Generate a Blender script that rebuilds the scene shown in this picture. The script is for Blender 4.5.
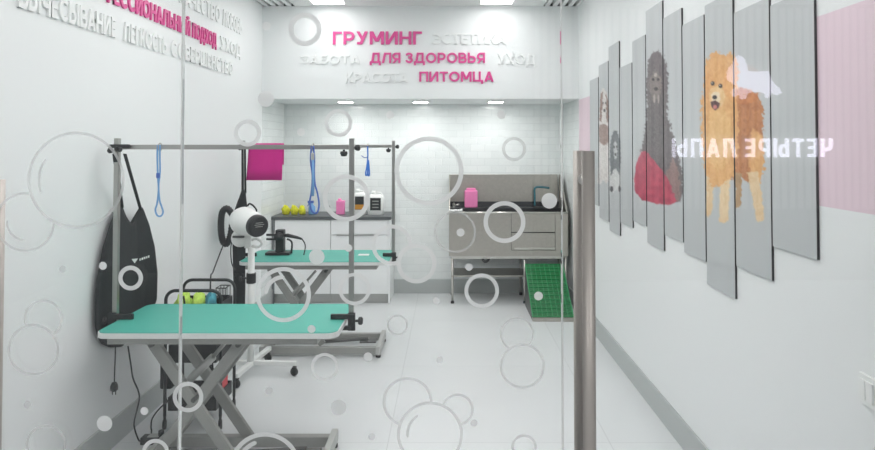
import bpy, bmesh, math, random
import numpy as np
from mathutils import Vector, Matrix

random.seed(7)
for _o in list(bpy.data.objects):
    bpy.data.objects.remove(_o)
SC = bpy.context.scene
COL = SC.collection

# ------------------------------------------------------------------ camera
F, H, PITCH = 640.0, 1.61, math.radians(1.3)
CX, HORIZON = 449.0, 145.0
CYP = HORIZON - F * math.tan(PITCH)
cd = bpy.data.cameras.new('camera')
cam = bpy.data.objects.new('camera', cd)
COL.objects.link(cam)
cam.location = (0, 0, H)
cam.rotation_euler = (math.radians(90) + PITCH, 0, 0)
cd.sensor_width = 36.0
cd.lens = 36.0 * F / 875.0
cd.shift_x = (437.5 - CX) / 875.0
cd.shift_y = -(225.0 - CYP) / 875.0
cd.clip_start = 0.05
SC.camera = cam

# ------------------------------------------------------------------ world, exposure
w = bpy.data.worlds.new('world')
SC.world = w
w.use_nodes = True
bg = w.node_tree.nodes['Background']
bg.inputs['Color'].default_value = (0.92, 0.96, 1.0, 1)
bg.inputs['Strength'].default_value = 0.28
vs = SC.view_settings
vs.view_transform = 'Standard'
vs.look = 'None'
vs.gamma = 1.0
vs.use_curve_mapping = False
vs.exposure = 0.42
SC.cycles.diffuse_bounces = 8
PANEL_POWER, FAR_POWER, MID_FILL_POWER, PASSAGE_FILL_POWER = 4.5, 6.8, 10.5, 15.5      # ceiling light panels, side rows; added fill in middle row and passage
SPOT_POWER = 58.0      # three flush lights of the washing niche


def at(x, y, Y):
    """point of the room at depth Y that the photograph shows at (x, y)"""
    c, s = math.cos(PITCH), math.sin(PITCH)
    u, v = (x - CX) / F, (y - CYP) / F
    t = Y / (c + v * s)
    return Vector((u * t, Y, H + (s - v * c) * t))


def px_of(X, Y, Z):
    c, s = math.cos(PITCH), math.sin(PITCH)
    dz = Z - H
    fw = Y * c + dz * s
    up = -Y * s + dz * c
    return CX + F * X / fw, CYP - F * up / fw


# ------------------------------------------------------------------ materials
def lin(c):
    return tuple(((v / 255.0) / 12.92 if v / 255.0 <= 0.04045 else ((v / 255.0 + 0.055) / 1.055) ** 2.4) for v in c)


MATS = {}


def mat(name, rgb, rough=0.5, metal=0.0, spec=0.5, var=0.0, vscale=20.0, bump=0.0, bscale=80.0, transl=0.0, srgb=True, coat=0.0):
    if name in MATS:
        return MATS[name]
    m = bpy.data.materials.new(name)
    m.use_nodes = True
    nt = m.node_tree
    b = nt.nodes['Principled BSDF']
    c = lin(rgb) if srgb else rgb
    b.inputs['Base Color'].default_value = (*c, 1)
    b.inputs['Roughness'].default_value = rough
    b.inputs['Metallic'].default_value = metal
    b.inputs['Specular IOR Level'].default_value = spec
    b.inputs['Coat Weight'].default_value = coat
    tc = nt.nodes.new('ShaderNodeTexCoord')
    if var > 0:
        n = nt.nodes.new('ShaderNodeTexNoise')
        n.inputs['Scale'].default_value = vscale
        n.inputs['Detail'].default_value = 4
        nt.links.new(tc.outputs['Object'], n.inputs['Vector'])
        r = nt.nodes.new('ShaderNodeValToRGB')
        r.color_ramp.elements[0].position = 0.3
        r.color_ramp.elements[1].position = 0.7
        r.color_ramp.elements[0].color = (*[max(0, v * (1 - var)) for v in c], 1)
        r.color_ramp.elements[1].color = (*[min(1, v * (1 + var)) for v in c], 1)
        nt.links.new(n.outputs['Fac'], r.inputs['Fac'])
        nt.links.new(r.outputs['Color'], b.inputs['Base Color'])
    if bump > 0:
        n = nt.nodes.new('ShaderNodeTexNoise')
        n.inputs['Scale'].default_value = bscale
        n.inputs['Detail'].default_value = 3
        nt.links.new(tc.outputs['Object'], n.inputs['Vector'])
        bp = nt.nodes.new('ShaderNodeBump')
        bp.inputs['Strength'].default_value = bump
        bp.inputs['Distance'].default_value = 0.01
        nt.links.new(n.outputs['Fac'], bp.inputs['Height'])
        nt.links.new(bp.outputs['Normal'], b.inputs['Normal'])
    MATS[name] = m
    return m


def emis(name, rgb, strength):
    m = bpy.data.materials.new(name)
    m.use_nodes = True
    nt = m.node_tree
    nt.nodes.clear()
    o = nt.nodes.new('ShaderNodeOutputMaterial')
    e = nt.nodes.new('ShaderNodeEmission')
    e.inputs['Color'].default_value = (*rgb, 1)
    e.inputs['Strength'].default_value = strength
    nt.links.new(e.outputs[0], o.inputs[0])
    MATS[name] = m
    return m


def tile_mat(name, axis):
    """white metro tile laid in brick bond; axis is the horizontal direction of the wall"""
    m = bpy.data.materials.new(name)
    m.use_nodes = True
    nt = m.node_tree
    b = nt.nodes['Principled BSDF']
    b.inputs['Roughness'].default_value = 0.16
    tc = nt.nodes.new('ShaderNodeTexCoord')
    sp = nt.nodes.new('ShaderNodeSeparateXYZ')
    cb = nt.nodes.new('ShaderNodeCombineXYZ')
    nt.links.new(tc.outputs['Object'], sp.inputs[0])
    nt.links.new(sp.outputs[axis], cb.inputs[0])
    nt.links.new(sp.outputs[2], cb.inputs[1])
    br = nt.nodes.new('ShaderNodeTexBrick')
    br.inputs['Scale'].default_value = 1.0
    br.inputs['Brick Width'].default_value = 0.155
    br.inputs['Row Height'].default_value = 0.077
    br.inputs['Mortar Size'].default_value = 0.0032
    br.inputs['Mortar Smooth'].default_value = 0.9
    br.inputs['Color1'].default_value = (*lin((228, 233, 232)), 1)
    br.inputs['Color2'].default_value = (*lin((235, 239, 238)), 1)
    br.inputs['Mortar'].default_value = (*lin((214, 219, 219)), 1)
    nt.links.new(cb.outputs[0], br.inputs['Vector'])
    nt.links.new(br.outputs['Color'], b.inputs['Base Color'])
    iv = nt.nodes.new('ShaderNodeMath')
    iv.operation = 'SUBTRACT'
    iv.inputs[0].default_value = 1.0
    nt.links.new(br.outputs['Fac'], iv.inputs[1])
    ns = nt.nodes.new('ShaderNodeTexNoise')
    ns.inputs['Scale'].default_value = 6.0
    nt.links.new(tc.outputs['Object'], ns.inputs['Vector'])
    ad = nt.nodes.new('ShaderNodeMath')
    ad.operation = 'MULTIPLY_ADD'
    ad.inputs[1].default_value = 0.5
    nt.links.new(ns.outputs['Fac'], ad.inputs[0])
    nt.links.new(iv.outputs[0], ad.inputs[2])
    bp = nt.nodes.new('ShaderNodeBump')
    bp.inputs['Strength'].default_value = 0.35
    bp.inputs['Distance'].default_value = 0.004
    nt.links.new(ad.outputs[0], bp.inputs['Height'])
    nt.links.new(bp.outputs['Normal'], b.inputs['Normal'])
    return m


def floor_mat():
    m = bpy.data.materials.new('pale_floor_tile')
    m.use_nodes = True
    nt = m.node_tree
    b = nt.nodes['Principled BSDF']
    b.inputs['Roughness'].default_value = 0.33
    b.inputs['Specular IOR Level'].default_value = 0.4
    tc = nt.nodes.new('ShaderNodeTexCoord')
    mp = nt.nodes.new('ShaderNodeMapping')
    mp.inputs['Location'].default_value = (0.33, 0.1, 0)
    br = nt.nodes.new('ShaderNodeTexBrick')
    br.offset = 0.0
    br.inputs['Scale'].default_value = 1.0
    br.inputs['Brick Width'].default_value = 1.2
    br.inputs['Row Height'].default_value = 1.2
    br.inputs['Mortar Size'].default_value = 0.0025
    br.inputs['Color1'].default_value = (*lin((216, 219, 220)), 1)
    br.inputs['Color2'].default_value = (*lin((218, 221, 222)), 1)
    br.inputs['Mortar'].default_value = (*lin((198, 201, 202)), 1)
    nt.links.new(tc.outputs['Object'], mp.inputs[0])
    nt.links.new(mp.outputs[0], br.inputs['Vector'])
    n = nt.nodes.new('ShaderNodeTexNoise')
    n.inputs['Scale'].default_value = 3.0
    n.inputs['Detail'].default_value = 6
    nt.links.new(tc.outputs['Object'], n.inputs['Vector'])
    mx = nt.nodes.new('ShaderNodeMix')
    mx.data_type = 'RGBA'
    mx.blend_type = 'MULTIPLY'
    mx.inputs['Factor'].default_value = 0.10
    nt.links.new(br.outputs['Color'], mx.inputs['A'])
    nt.links.new(n.outputs['Fac'], mx.inputs['B'])
    nt.links.new(mx.outputs['Result'], b.inputs['Base Color'])
    return m


def glass_mat():
    m = bpy.data.materials.new('clear_shopfront_glass')
    m.use_nodes = True
    nt = m.node_tree
    nt.nodes.clear()
    o = nt.nodes.new('ShaderNodeOutputMaterial')
    mx = nt.nodes.new('ShaderNodeMixShader')
    t = nt.nodes.new('ShaderNodeBsdfTransparent')
    t.inputs[0].default_value = (0.99, 0.994, 0.996, 1)
    g = nt.nodes.new('ShaderNodeBsdfGlossy')
    g.inputs['Roughness'].default_value = 0.0
    fr = nt.nodes.new('ShaderNodeFresnel')
    fr.inputs['IOR'].default_value = 1.45
    nt.links.new(fr.outputs[0], mx.inputs[0])
    nt.links.new(t.outputs[0], mx.inputs[1])
    nt.links.new(g.outputs[0], mx.inputs[2])
    nt.links.new(mx.outputs[0], o.inputs[0])
    return m


def vinyl_mat(name, alpha, alb=0.955):
    m = bpy.data.materials.new(name)
    m.use_nodes = True
    nt = m.node_tree
    nt.nodes.clear()
    o = nt.nodes.new('ShaderNodeOutputMaterial')
    mx = nt.nodes.new('ShaderNodeMixShader')
    mx.inputs[0].default_value = alpha
    t = nt.nodes.new('ShaderNodeBsdfTransparent')
    d = nt.nodes.new('ShaderNodeBsdfDiffuse')
    tl = nt.nodes.new('ShaderNodeBsdfTranslucent')
    d.inputs[0].default_value = (alb, alb * 1.01, alb * 1.005, 1)
    tl.inputs[0].default_value = (alb, alb * 1.01, alb * 1.005, 1)
    m2 = nt.nodes.new('ShaderNodeMixShader')
    m2.inputs[0].default_value = 0.6
    nt.links.new(d.outputs[0], m2.inputs[1])
    nt.links.new(tl.outputs[0], m2.inputs[2])
    nt.links.new(t.outputs[0], mx.inputs[1])
    nt.links.new(m2.outputs[0], mx.inputs[2])
    nt.links.new(mx.outputs[0], o.inputs[0])
    return m


WALL = mat('white_wall_paint', (231, 234, 234), 0.55, spec=0.3, bump=0.04, bscale=180)
CEIL = mat('white_ceiling_board', (224, 226, 225), 0.7)
PINKBAND = mat('pale_pink_wall_paint', (224, 204, 213), 0.55, spec=0.3)
TILE_X, TILE_Y = tile_mat('white_metro_tile', 0), tile_mat('white_metro_tile_side', 1)
FLOOR = floor_mat()
GLASS = glass_mat()
EDGE = vinyl_mat('polished_glass_edge', 0.6)
VINYL, FAINT = vinyl_mat('frosted_vinyl', 0.88), vinyl_mat('thin_frosted_vinyl', 0.5, 0.8)
BASEB = mat('grey_baseboard', (176, 181, 180), 0.45)
STEEL = mat('brushed_steel', (186, 182, 174), 0.36, 1.0, var=0.05, vscale=40)
STEEL_L = mat('bright_steel', (208, 206, 200), 0.28, 1.0)
CHROME = mat('satin_chrome_tube', (172, 172, 168), 0.3, 1.0)
HANDLE = mat('satin_door_handle_steel', (172, 166, 160), 0.42, 0.35)
GREYMET = mat('grey_painted_metal', (152, 153, 149), 0.45, 0.2, var=0.04)
GREYMET_L = mat('light_grey_metal', (182, 183, 180), 0.4, 0.4)
GREYMET_D = mat('dark_grey_metal', (92, 93, 92), 0.45, 0.3)
MINT = mat('mint_green_rubber', (74, 170, 154), 0.5, spec=0.4, var=0.05, vscale=300, bump=0.15, bscale=500)
TRIM = mat('white_edge_trim', (214, 217, 215), 0.4)
BLACK = mat('black_plastic', (30, 32, 33), 0.42)
BLACK2 = mat('black_tube_paint', (38, 42, 43), 0.35)
CLOTHB = mat('black_nylon_cloth', (30, 34, 36), 0.75, var=0.18, vscale=14, bump=0.2, bscale=60)
WHITEP = mat('white_enamel', (232, 234, 232), 0.3, spec=0.5)
WHITEL = mat('white_laminate', (242, 244, 244), 0.35)
GREYL = mat('grey_laminate_edge', (120, 124, 126), 0.4)
COUNTER = mat('dark_grey_worktop', (84, 88, 90), 0.4, var=0.1, vscale=120)
PINKL = mat('magenta_letter', (214, 66, 142), 0.35)
WHITELET = mat('white_letter', (234, 236, 235), 0.4)
TOWEL = mat('magenta_terry', (206, 34, 138), 0.9, var=0.08, vscale=220, bump=0.5, bscale=420)
BLUE_L = mat('light_blue_rope', (112, 160, 208), 0.6)
BLUE_D = mat('blue_violet_rope', (72, 104, 182), 0.6)
BLUE_S = mat('bright_blue_webbing', (48, 116, 206), 0.5)
YELLOW = mat('yellow_sponge', (222, 222, 40), 0.8, var=0.25, vscale=60, bump=0.5, bscale=90)
LIME = mat('lime_green_cloth', (190, 224, 100), 0.8, var=0.15, vscale=40)
TEAL = mat('teal_cloth', (66, 146, 160), 0.8, var=0.2, vscale=30)
RED = mat('coral_red_plastic', (222, 70, 80), 0.4)
PINKP = mat('pink_plastic', (244, 136, 192), 0.35)
GREEN = mat('green_ramp_plastic', (8, 104, 52), 0.42, var=0.12, vscale=30)
GREEN_L = mat('green_ramp_ridge', (34, 140, 82), 0.4)
BASIN = mat('dark_basin_metal', (66, 68, 70), 0.3, 0.6)  # darker metal tone for the tub's floor, back lining and ledge
DARKGAP = mat('dark_gap', (34, 34, 34), 0.7)
TEALH = mat('teal_hose', (60, 116, 128), 0.4)
LABELB = mat('black_bottle_label', (36, 38, 40), 0.4)
LABELO = mat('amber_bottle_label', (202, 142, 48), 0.4)
EMBLEM = mat('white_print', (222, 226, 224), 0.6)
SLATM = mat('pale_slat_wood', (206, 200, 196), 0.5)
SLATB = mat('grey_slat_backing', (116, 112, 112), 0.6)
PANEL_E = emis('ceiling_panel_glow', (1.0, 0.985, 0.975), PANEL_POWER)
FAR_E = emis('far_panel_glow', (1.0, 0.985, 0.975), FAR_POWER)
PASS_FILL_E = emis('passage_fill_glow', (1.0, 0.99, 0.98), PASSAGE_FILL_POWER)
MID_FILL_E = emis('middle_fill_glow', (1.0, 0.985, 0.975), MID_FILL_POWER)
SPOT_E = emis('flush_light_glow', (1.0, 0.99, 0.97), SPOT_POWER)
SIGN_E = emis('sign_letter_glow', (0.86, 0.84, 1.0), 6.5)
SIGN_R = emis('sign_disc_glow', (1.0, 0.33, 0.2), 0.9)
SIGN_D = emis('sign_dog_glow', (0.86, 0.80, 1.0), 4.2)


# ------------------------------------------------------------------ mesh builder
class MB:
    def __init__(self):
        self.bm = bmesh.new()

    def _f(self, vs, smooth=False, mi=0):
        try:
            f = self.bm.faces.new(vs)
            f.smooth = smooth
            f.material_index = mi
            return f
        except ValueError:
            return None

    def box(self, x0, x1, y0, y1, z0, z1, bevel=0.0, mi=0, rot=None, piv=None):
        t = bmesh.new()
        bmesh.ops.create_cube(t, size=1.0)
        for v in t.verts:
            v.co = Vector(((x0 + x1) / 2 + v.co.x * (x1 - x0), (y0 + y1) / 2 + v.co.y * (y1 - y0), (z0 + z1) / 2 + v.co.z * (z1 - z0)))
        if bevel > 0:
            bmesh.ops.bevel(t, geom=list(t.edges), offset=bevel, segments=2, affect='EDGES', profile=0.6)
        if rot is not None:
            p = Vector(piv) if piv else Vector(((x0 + x1) / 2, (y0 + y1) / 2, (z0 + z1) / 2))
            for v in t.verts:
                v.co = p + rot @ (v.co - p)
        self.merge(t, mi)
        return self

    def merge(self, t, mi=0):
        mp = {}
        for v in t.verts:
            mp[v] = self.bm.verts.new(v.co)
        for f in t.faces:
            self._f([mp[v] for v in f.verts], f.smooth, mi)
        t.free()

    def bar(self, p0, p1, wa, wb, ref=(0, 1, 0), bevel=0.0, mi=0):
        """rectangular bar from p0 to p1; wa across ref direction, wb the other way"""
        p0, p1 = Vector(p0), Vector(p1)
        d = (p1 - p0)
        L = d.length
        d.normalize()
        a = Vector(ref) - d * d.dot(Vector(ref))
        a.normalize()
        b = d.cross(a)
        t = bmesh.new()
        bmesh.ops.create_cube(t, size=1.0)
        for v in t.verts:
            v.co = Vector((v.co.x * wa, v.co.y * wb, v.co.z * L))
        if bevel > 0:
            bmesh.ops.bevel(t, geom=list(t.edges), offset=bevel, segments=2, affect='EDGES', profile=0.6)
        c = (p0 + p1) / 2
        for v in t.verts:
            v.co = c + a * v.co.x + b * v.co.y + d * v.co.z
        self.merge(t, mi)
        return self

    def tube(self, pts, r, n=10, closed=False, mi=0, caps=True):
        pts = [Vector(p) for p in pts]
        rs = r if isinstance(r, (list, tuple)) else [r] * len(pts)
        N = len(pts)
        rings = []
        up = None
        for i, p in enumerate(pts):
            if closed:
                d = pts[(i + 1) % N] - pts[i - 1]
            else:
                d = pts[min(i + 1, N - 1)] - pts[max(i - 1, 0)]
            if d.length < 1e-9:
                d = Vector((0, 0, 1))
            d.normalize()
            if up is None:
                up = Vector((0, 0, 1)) if abs(d.z) < 0.9 else Vector((1, 0, 0))
            a = up - d * up.dot(d)
            if a.length < 1e-6:
                a = d.orthogonal()
            a.normalize()
            up = a
            b = d.cross(a)
            rings.append([self.bm.verts.new(p + (a * math.cos(2 * math.pi * k / n) + b * math.sin(2 * math.pi * k / n)) * rs[i]) for k in range(n)])
        for i in range(N if closed else N - 1):
            r0, r1 = rings[i], rings[(i + 1) % N]
            for k in range(n):
                self._f([r0[k], r0[(k + 1) % n], r1[(k + 1) % n], r1[k]], True, mi)
        if not closed and caps:
            self._f(rings[0][::-1], False, mi)
            self._f(rings[-1], False, mi)
        return self

    def lathe(self, prof, origin, axis=(0, 0, 1), n=24, mi=0, smooth=True):
        """prof: list of (radius, height along axis)"""
        o = Vector(origin)
        ax = Vector(axis).normalized()
        a = ax.orthogonal().normalized()
        b = ax.cross(a)
        rings = []
        for r, h in prof:
            if r < 1e-6:
                rings.append([self.bm.verts.new(o + ax * h)])
            else:
                rings.append([self.bm.verts.new(o + ax * h + (a * math.cos(2 * math.pi * k / n) + b * math.sin(2 * math.pi * k / n)) * r) for k in range(n)])
        for r0, r1 in zip(rings, rings[1:]):
            for k in range(n):
                k2 = (k + 1) % n
                if len(r0) == 1 and len(r1) == 1:
                    continue
                if len(r0) == 1:
                    self._f([r0[0], r1[k], r1[k2]], smooth, mi)
                elif len(r1) == 1:
                    self._f([r0[k], r0[k2], r1[0]], smooth, mi)
                else:
                    self._f([r0[k], r0[k2], r1[k2], r1[k]], smooth, mi)
        return self

    def prism(self, poly, y0, y1, axis='Y', mi=0):
        """outline extruded along an axis; poly in the other two coordinates"""
        def P(a, b, c):
            return {'Y': (a, c, b), 'Z': (a, b, c), 'X': (c, a, b)}[axis]
        A = [self.bm.verts.new(P(a, b, y0)) for a, b in poly]
        B = [self.bm.verts.new(P(a, b, y1)) for a, b in poly]
        n = len(poly)
        self._f(A, False, mi)
        self._f(B[::-1], False, mi)
        for i in range(n):
            self._f([A[i], A[(i + 1) % n], B[(i + 1) % n], B[i]], False, mi)
        return self

    def grid(self, rows, closed=False, mi=0, smooth=True):
        vs = [[self.bm.verts.new(p) for p in r] for r in rows]
        for a, b in zip(vs, vs[1:]):
            m = len(a)
            for k in range(m if closed else m - 1):
                self._f([a[k], a[(k + 1) % m], b[(k + 1) % m], b[k]], smooth, mi)
        return vs

    def build(self, name, m, parent=None, recalc=True):
        if recalc:
            bmesh.ops.recalc_face_normals(self.bm, faces=list(self.bm.faces))
        off = Vector((0, 0, 0))
        p = parent
        while p is not None:
            off += p.location
            p = p.parent
        loc = Vector((0, 0, 0))
        if parent is None:
            xs = [v.co for v in self.bm.verts]
            loc = Vector((sum(v.x for v in xs) / len(xs), sum(v.y for v in xs) / len(xs), min(v.z for v in xs)))
            off = loc
        for v in self.bm.verts:
            v.co -= off
        me = bpy.data.meshes.new(name)
        self.bm.to_mesh(me)
        self.bm.free()
        for mm in (m if isinstance(m, (list, tuple)) else [m]):
            me.materials.append(mm)
        o = bpy.data.objects.new(name, me)
        COL.objects.link(o)
        o.location = loc
        if parent is not None:
            o.parent = parent
        return o


def tag(o, label, cat, group=None, kind=None):
    o['label'] = label
    o['category'] = cat
    if group:
        o['group'] = group
    if kind:
        o['kind'] = kind
    return o


def thing(name, loc, label, cat, group=None):
    o = bpy.data.objects.new(name, None)
    o.empty_display_size = 0.05
    COL.objects.link(o)
    o.location = loc
    return tag(o, label, cat, group)


def struct(o):
    """the setting keeps world coordinates so that its materials line up"""
    o['kind'] = 'structure'
    m = Matrix.Translation(o.location)
    o.data.transform(m)
    o.location = (0, 0, 0)
    return o


def arc(c, r, a0, a1, n, u, v):
    c, u, v = Vector(c), Vector(u), Vector(v)
    return [c + u * (r * math.cos(a0 + (a1 - a0) * i / n)) + v * (r * math.sin(a0 + (a1 - a0) * i / n)) for i in range(n + 1)]


def smooth_path(pts, k=6):
    pts = [Vector(p) for p in pts]
    P = [pts[0]] + pts + [pts[-1]]
    out = []
    for i in range(1, len(P) - 2):
        a, b, c, d = P[i - 1], P[i], P[i + 1], P[i + 2]
        for s in range(k):
            t = s / k
            out.append(0.5 * ((2 * b) + (c - a) * t + (2 * a - 5 * b + 4 * c - d) * t * t + (3 * b - a - 3 * c + d) * t ** 3))
    out.append(pts[-1])
    return out


def rrect(x0, x1, y0, y1, r, n=5):
    out = []
    for cx, cy, a in ((x1 - r, y1 - r, 0), (x0 + r, y1 - r, 90), (x0 + r, y0 + r, 180), (x1 - r, y0 + r, 270)):
        for i in range(n + 1):
            t = math.radians(a + 90 * i / n)
            out.append((cx + r * math.cos(t), cy + r * math.sin(t)))
    return out


# ------------------------------------------------------------------ room shell
XL, XR, YG, YN, YB = -1.80, 1.25, 1.25, 6.15, 7.0     # side walls, glass, niche front, back wall
ZC, ZN = 2.95, 2.055                                   # ceiling, niche soffit

fl = MB().box(-4.5, 6.5, -5.6, 7.2, -0.12, 0)
struct(fl.build('floor', FLOOR))
b = MB().box(XL - 0.15, XR + 0.15, YB, YB + 0.15, 0, 3.1)
struct(b.build('wall_back', TILE_X))
b = MB().box(XL - 0.15, XL, YG + 0.03, YN + 0.004, 0, 3.1).box(XL - 0.15, XL, YN + 0.004, YB, 0, 3.1, mi=1)
struct(b.build('wall_left', [WALL, TILE_Y]))
b = MB()
b.box(XR, XR + 0.15, YG + 0.03, YN + 0.004, 0, 1.405).box(XR, XR + 0.15, YG + 0.03, YN + 0.004, 1.405, 2.045, mi=1)
b.box(XR, XR + 0.15, YG + 0.03, YN + 0.004, 2.045, 3.1).box(XR, XR + 0.15, YN + 0.004, YB, 0, 3.1, mi=2)
struct(b.build('wall_right', [WALL, PINKBAND, TILE_Y]))
b = MB().box(XL, XR, YN, YB, ZN, ZC)
struct(b.build('wall_bulkhead', WALL))
# ceiling: board between the two slotted strips, a dark void above the strips
GX = 0.34
b = MB().box(XL + GX, XR - GX, YG + 0.03, YN, ZC, ZC + 0.12)
struct(b.build('ceiling', CEIL))
b = MB().box(XL - 0.15, XR + 0.15, YG + 0.03, YB + 0.15, ZC + 0.16, ZC + 0.25)
struct(b.build('ceiling_void', DARKGAP))
for side, x0 in (('left', XL), ('right', XR - GX)):
    t = thing('ceiling_grille', (x0 + GX / 2, 3.7, ZC), 'white slotted ceiling strip running along the %s wall' % side, 'ceiling grille', 'slotted ceiling strips')
    for i in range(5):
        xs = x0 + (i + 0.5) * GX / 4.6
        if i < 5:
            MB().box(max(xs - 0.021, x0 + 0.001), min(xs + 0.021, x0 + GX - 0.001), YG + 0.04, YN - 0.002, ZC, ZC + 0.07).build('slat', CEIL, t)
BH = 0.15
b = MB().box(XL + 0.001, XL + 0.013, YG + 0.05, YB - 0.001, 0, BH, 0.003)
struct(b.build('baseboard_left', BASEB))
b = MB().box(XR - 0.013, XR - 0.001, YG + 0.05, YB - 0.001, 0, BH, 0.003)
struct(b.build('baseboard_right', BASEB))
b = MB().box(XL + 0.014, XR - 0.014, YB - 0.013, YB - 0.001, 0, BH, 0.003)
struct(b.build('baseboard_back', BASEB))

# ceiling light panels in two rows, plus an unseen middle row added as fill
for row, x in (('left', -1.13), ('middle', -0.35), ('right', 0.445)):
    for k, yc in enumerate((1.95, 3.65, 5.46)):
        if row == 'middle' and k == 2:
            continue
        where = ('out of view nearest the glass front', 'out of view halfway along the ceiling', 'beside the lettered bulkhead')[k]
        t = thing('ceiling_light', (x, yc, ZC - 0.012), 'flat white light panel in the %s ceiling row, %s' % (row, where), 'ceiling light', 'ceiling light panels')
        MB().box(x - 0.155, x + 0.155, yc - 0.555, yc + 0.555, ZC - 0.006, ZC - 0.0005).build('frame', WHITEP, t)
        MB().box(x - 0.145, x + 0.145, yc - 0.545, yc + 0.545, ZC - 0.012, ZC - 0.006).build('diffuser', MID_FILL_E if row == 'middle' else (FAR_E if k == 2 else PANEL_E), t)
b = MB().box(-4.5, 6.5, -5.6, YG + 0.03, 3.4, 3.55)
struct(b.build('ceiling_passage', CEIL))
for x, lab in ((-1.5, 'left'), (1.4, 'right')):  # fill panels, added out of view to brighten the decals on the glass
    t = thing('ceiling_light', (x, -1.2, 3.38), 'added unseen fill panel in the passage ceiling before the %s part of the glass front' % lab, 'ceiling light', 'added fill panels of the passage')
    MB().box(x - 0.62, x + 0.62, -1.52, -0.88, 3.388, 3.3995).build('frame', WHITEP, t)
    MB().box(x - 0.6, x + 0.6, -1.5, -0.9, 3.38, 3.3879).build('diffuser', PASS_FILL_E, t)
for k, px in enumerate((345.7, 420.6, 495.7)):
    p = at(px, 101.6, 6.56)
    t = thing('flush_light', (p.x, p.y, ZN - 0.01), 'small round flush light under the bulkhead, %s' % ('above the worktop cabinets', 'between the worktop and the washing tub', 'above the steel washing tub')[k], 'ceiling light', 'flush lights under the bulkhead')
    MB().lathe([(0.0, -0.008), (0.076, -0.008)], (p.x, p.y, ZN), n=28).build('diffuser', SPOT_E, t)
    MB().lathe([(0.077, -0.009), (0.092, -0.009), (0.094, -0.0005), (0.077, -0.0005)], (p.x, p.y, ZN), n=28).build('frame', WHITEP, t)

# ------------------------------------------------------------------ glass front with bubble decals
G0, G1 = YG - 0.005, YG + 0.005
xa, xb = at(180.5, 250, YG).x, at(561.3, 250, YG).x
PZ0, PZ1 = 0.01, ZC - 0.01


def pane(name, x0, x1):
    o = MB().box(x0, x1, G0, G1, PZ0, PZ1).build(name, GLASS)
    return struct(o)


g_left = pane('door_1', -1.79, xa)
g_mid = pane('window_1', xa + 0.003, xb)
g_right = pane('door_2', xb + 0.0025, 1.24)
for par, x0, x1 in ((g_mid, xa + 0.0002, xa + 0.0028), (g_right, xb + 0.0002, xb + 0.0023)):
    MB().box(x0, x1, G0, G1, PZ0, PZ1).build('polished_edge', EDGE, par)

# rings: x, y, outer radius, ring width, thin?, discs it is cut by
RINGS = [
    (305, 29.5, 16.7, 5.2, 0, []), (338.5, 123, 14, 3.8, 0, []), (504.5, 222, 21, 4.5, 0, []), (481.7, 290.7, 17.3, 3.8, 0, []),
    (130.6, 278, 12.4, 4.4, 0, []), (283.3, 294.6, 27.6, 4.2, 0, []), (346.3, 198, 23.6, 4.6, 0, []), (354.6, 289, 16.2, 3.6, 0, []),
    (416.5, 263.5, 20, 4.4, 0, []), (392, 245, 20.5, 4.0, 0, [(416.5, 263.5, 20)]), (429, 171, 34.5, 4.6, 0, []), (247.6, 133, 13.6, 4.2, 0, []),
    (188, 397, 15.3, 4.2, 0, []), (155.5, 452.5, 13.6, 3.9, 0, []), (265, 468.5, 36.2, 4.3, 0, []), (324.8, 367, 14, 3.2, 0, []),
    (407.6, 402, 25, 2.8, 1, [(430, 434.5, 33)]), (430, 434.5, 33, 3.0, 1, []), (457.6, 409.6, 16.2, 2.6, 1, [(430, 434.5, 33)]),
    (522.3, 366, 22.6, 2.6, 1, []), (524, 447, 12.6, 2.6, 1, []), (517, 334, 17, 2.0, 1, [(522.3, 366, 22.6)]), (397.5, 325, 10.5, 2.0, 1, []),
    (33.4, 349.7, 26, 2.8, 1, []), (43.4, 319, 19.6, 2.6, 1, [(33.4, 349.7, 26)]), (46, 444.8, 20.3, 2.6, 1, []),
    (76, 180, 48.5, 2.8, 1, []), (25, 222, 30, 2.6, 1, [(76, 180, 48.5)]), (514, 149, 12, 3.0, 1, []), (455, 232, 21, 2.2, 1, []),
]
ARCS = [  # highlight strokes: x, y, radius, width, start, end (degrees, picture sense), thin?
    (283.3, 294.6, 17.5, 4.2, 182, 274, 0), (265, 468.5, 27.5, 4.2, 215, 252, 0), (430, 434.5, 22.5, 2.8, 172, 238, 1),
    (76, 180, 37, 2.6, 160, 215, 1), (25, 222, 18, 2.4, 90, 185, 1),
]
DISCS = [
    (266.4, 26, 4.4, 0), (266, 99, 8, 0), (301, 132, 4, 0), (390, 115, 4, 0), (501.5, 115, 4.2, 0), (460.5, 232.5, 4, 0), (549.3, 200.8, 7.8, 0),
    (538.5, 296, 4.4, 0), (316.8, 256.8, 7.8, 0), (348.4, 248, 3.8, 0), (311.5, 329, 4, 0), (338.5, 407.6, 7.8, 1), (368, 357, 4.6, 0),
    (372, 437, 3.5, 1), (269, 391, 3.8, 1), (104.5, 423.5, 7.8, 0), (144.4, 411, 4, 0), (27.5, 404.5, 3.8, 1), (102.8, 265.8, 4, 0),
    (62.5, 269, 3.4, 1), (436.4, 300.8, 3.6, 0), (440, 360, 3.5, 1), (474, 423, 3.5, 1), (469, 267, 3.8, 0),
]
DY = G0 - 0.0008


def owner(px):
    return g_left if px < 180 else (g_mid if px < 561 else g_right)


def dpt(x, y):
    return at(x, y, DY)


def seam_ok(x, px):
    """vinyl is cut at the gap between two panes"""
    return True


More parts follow.
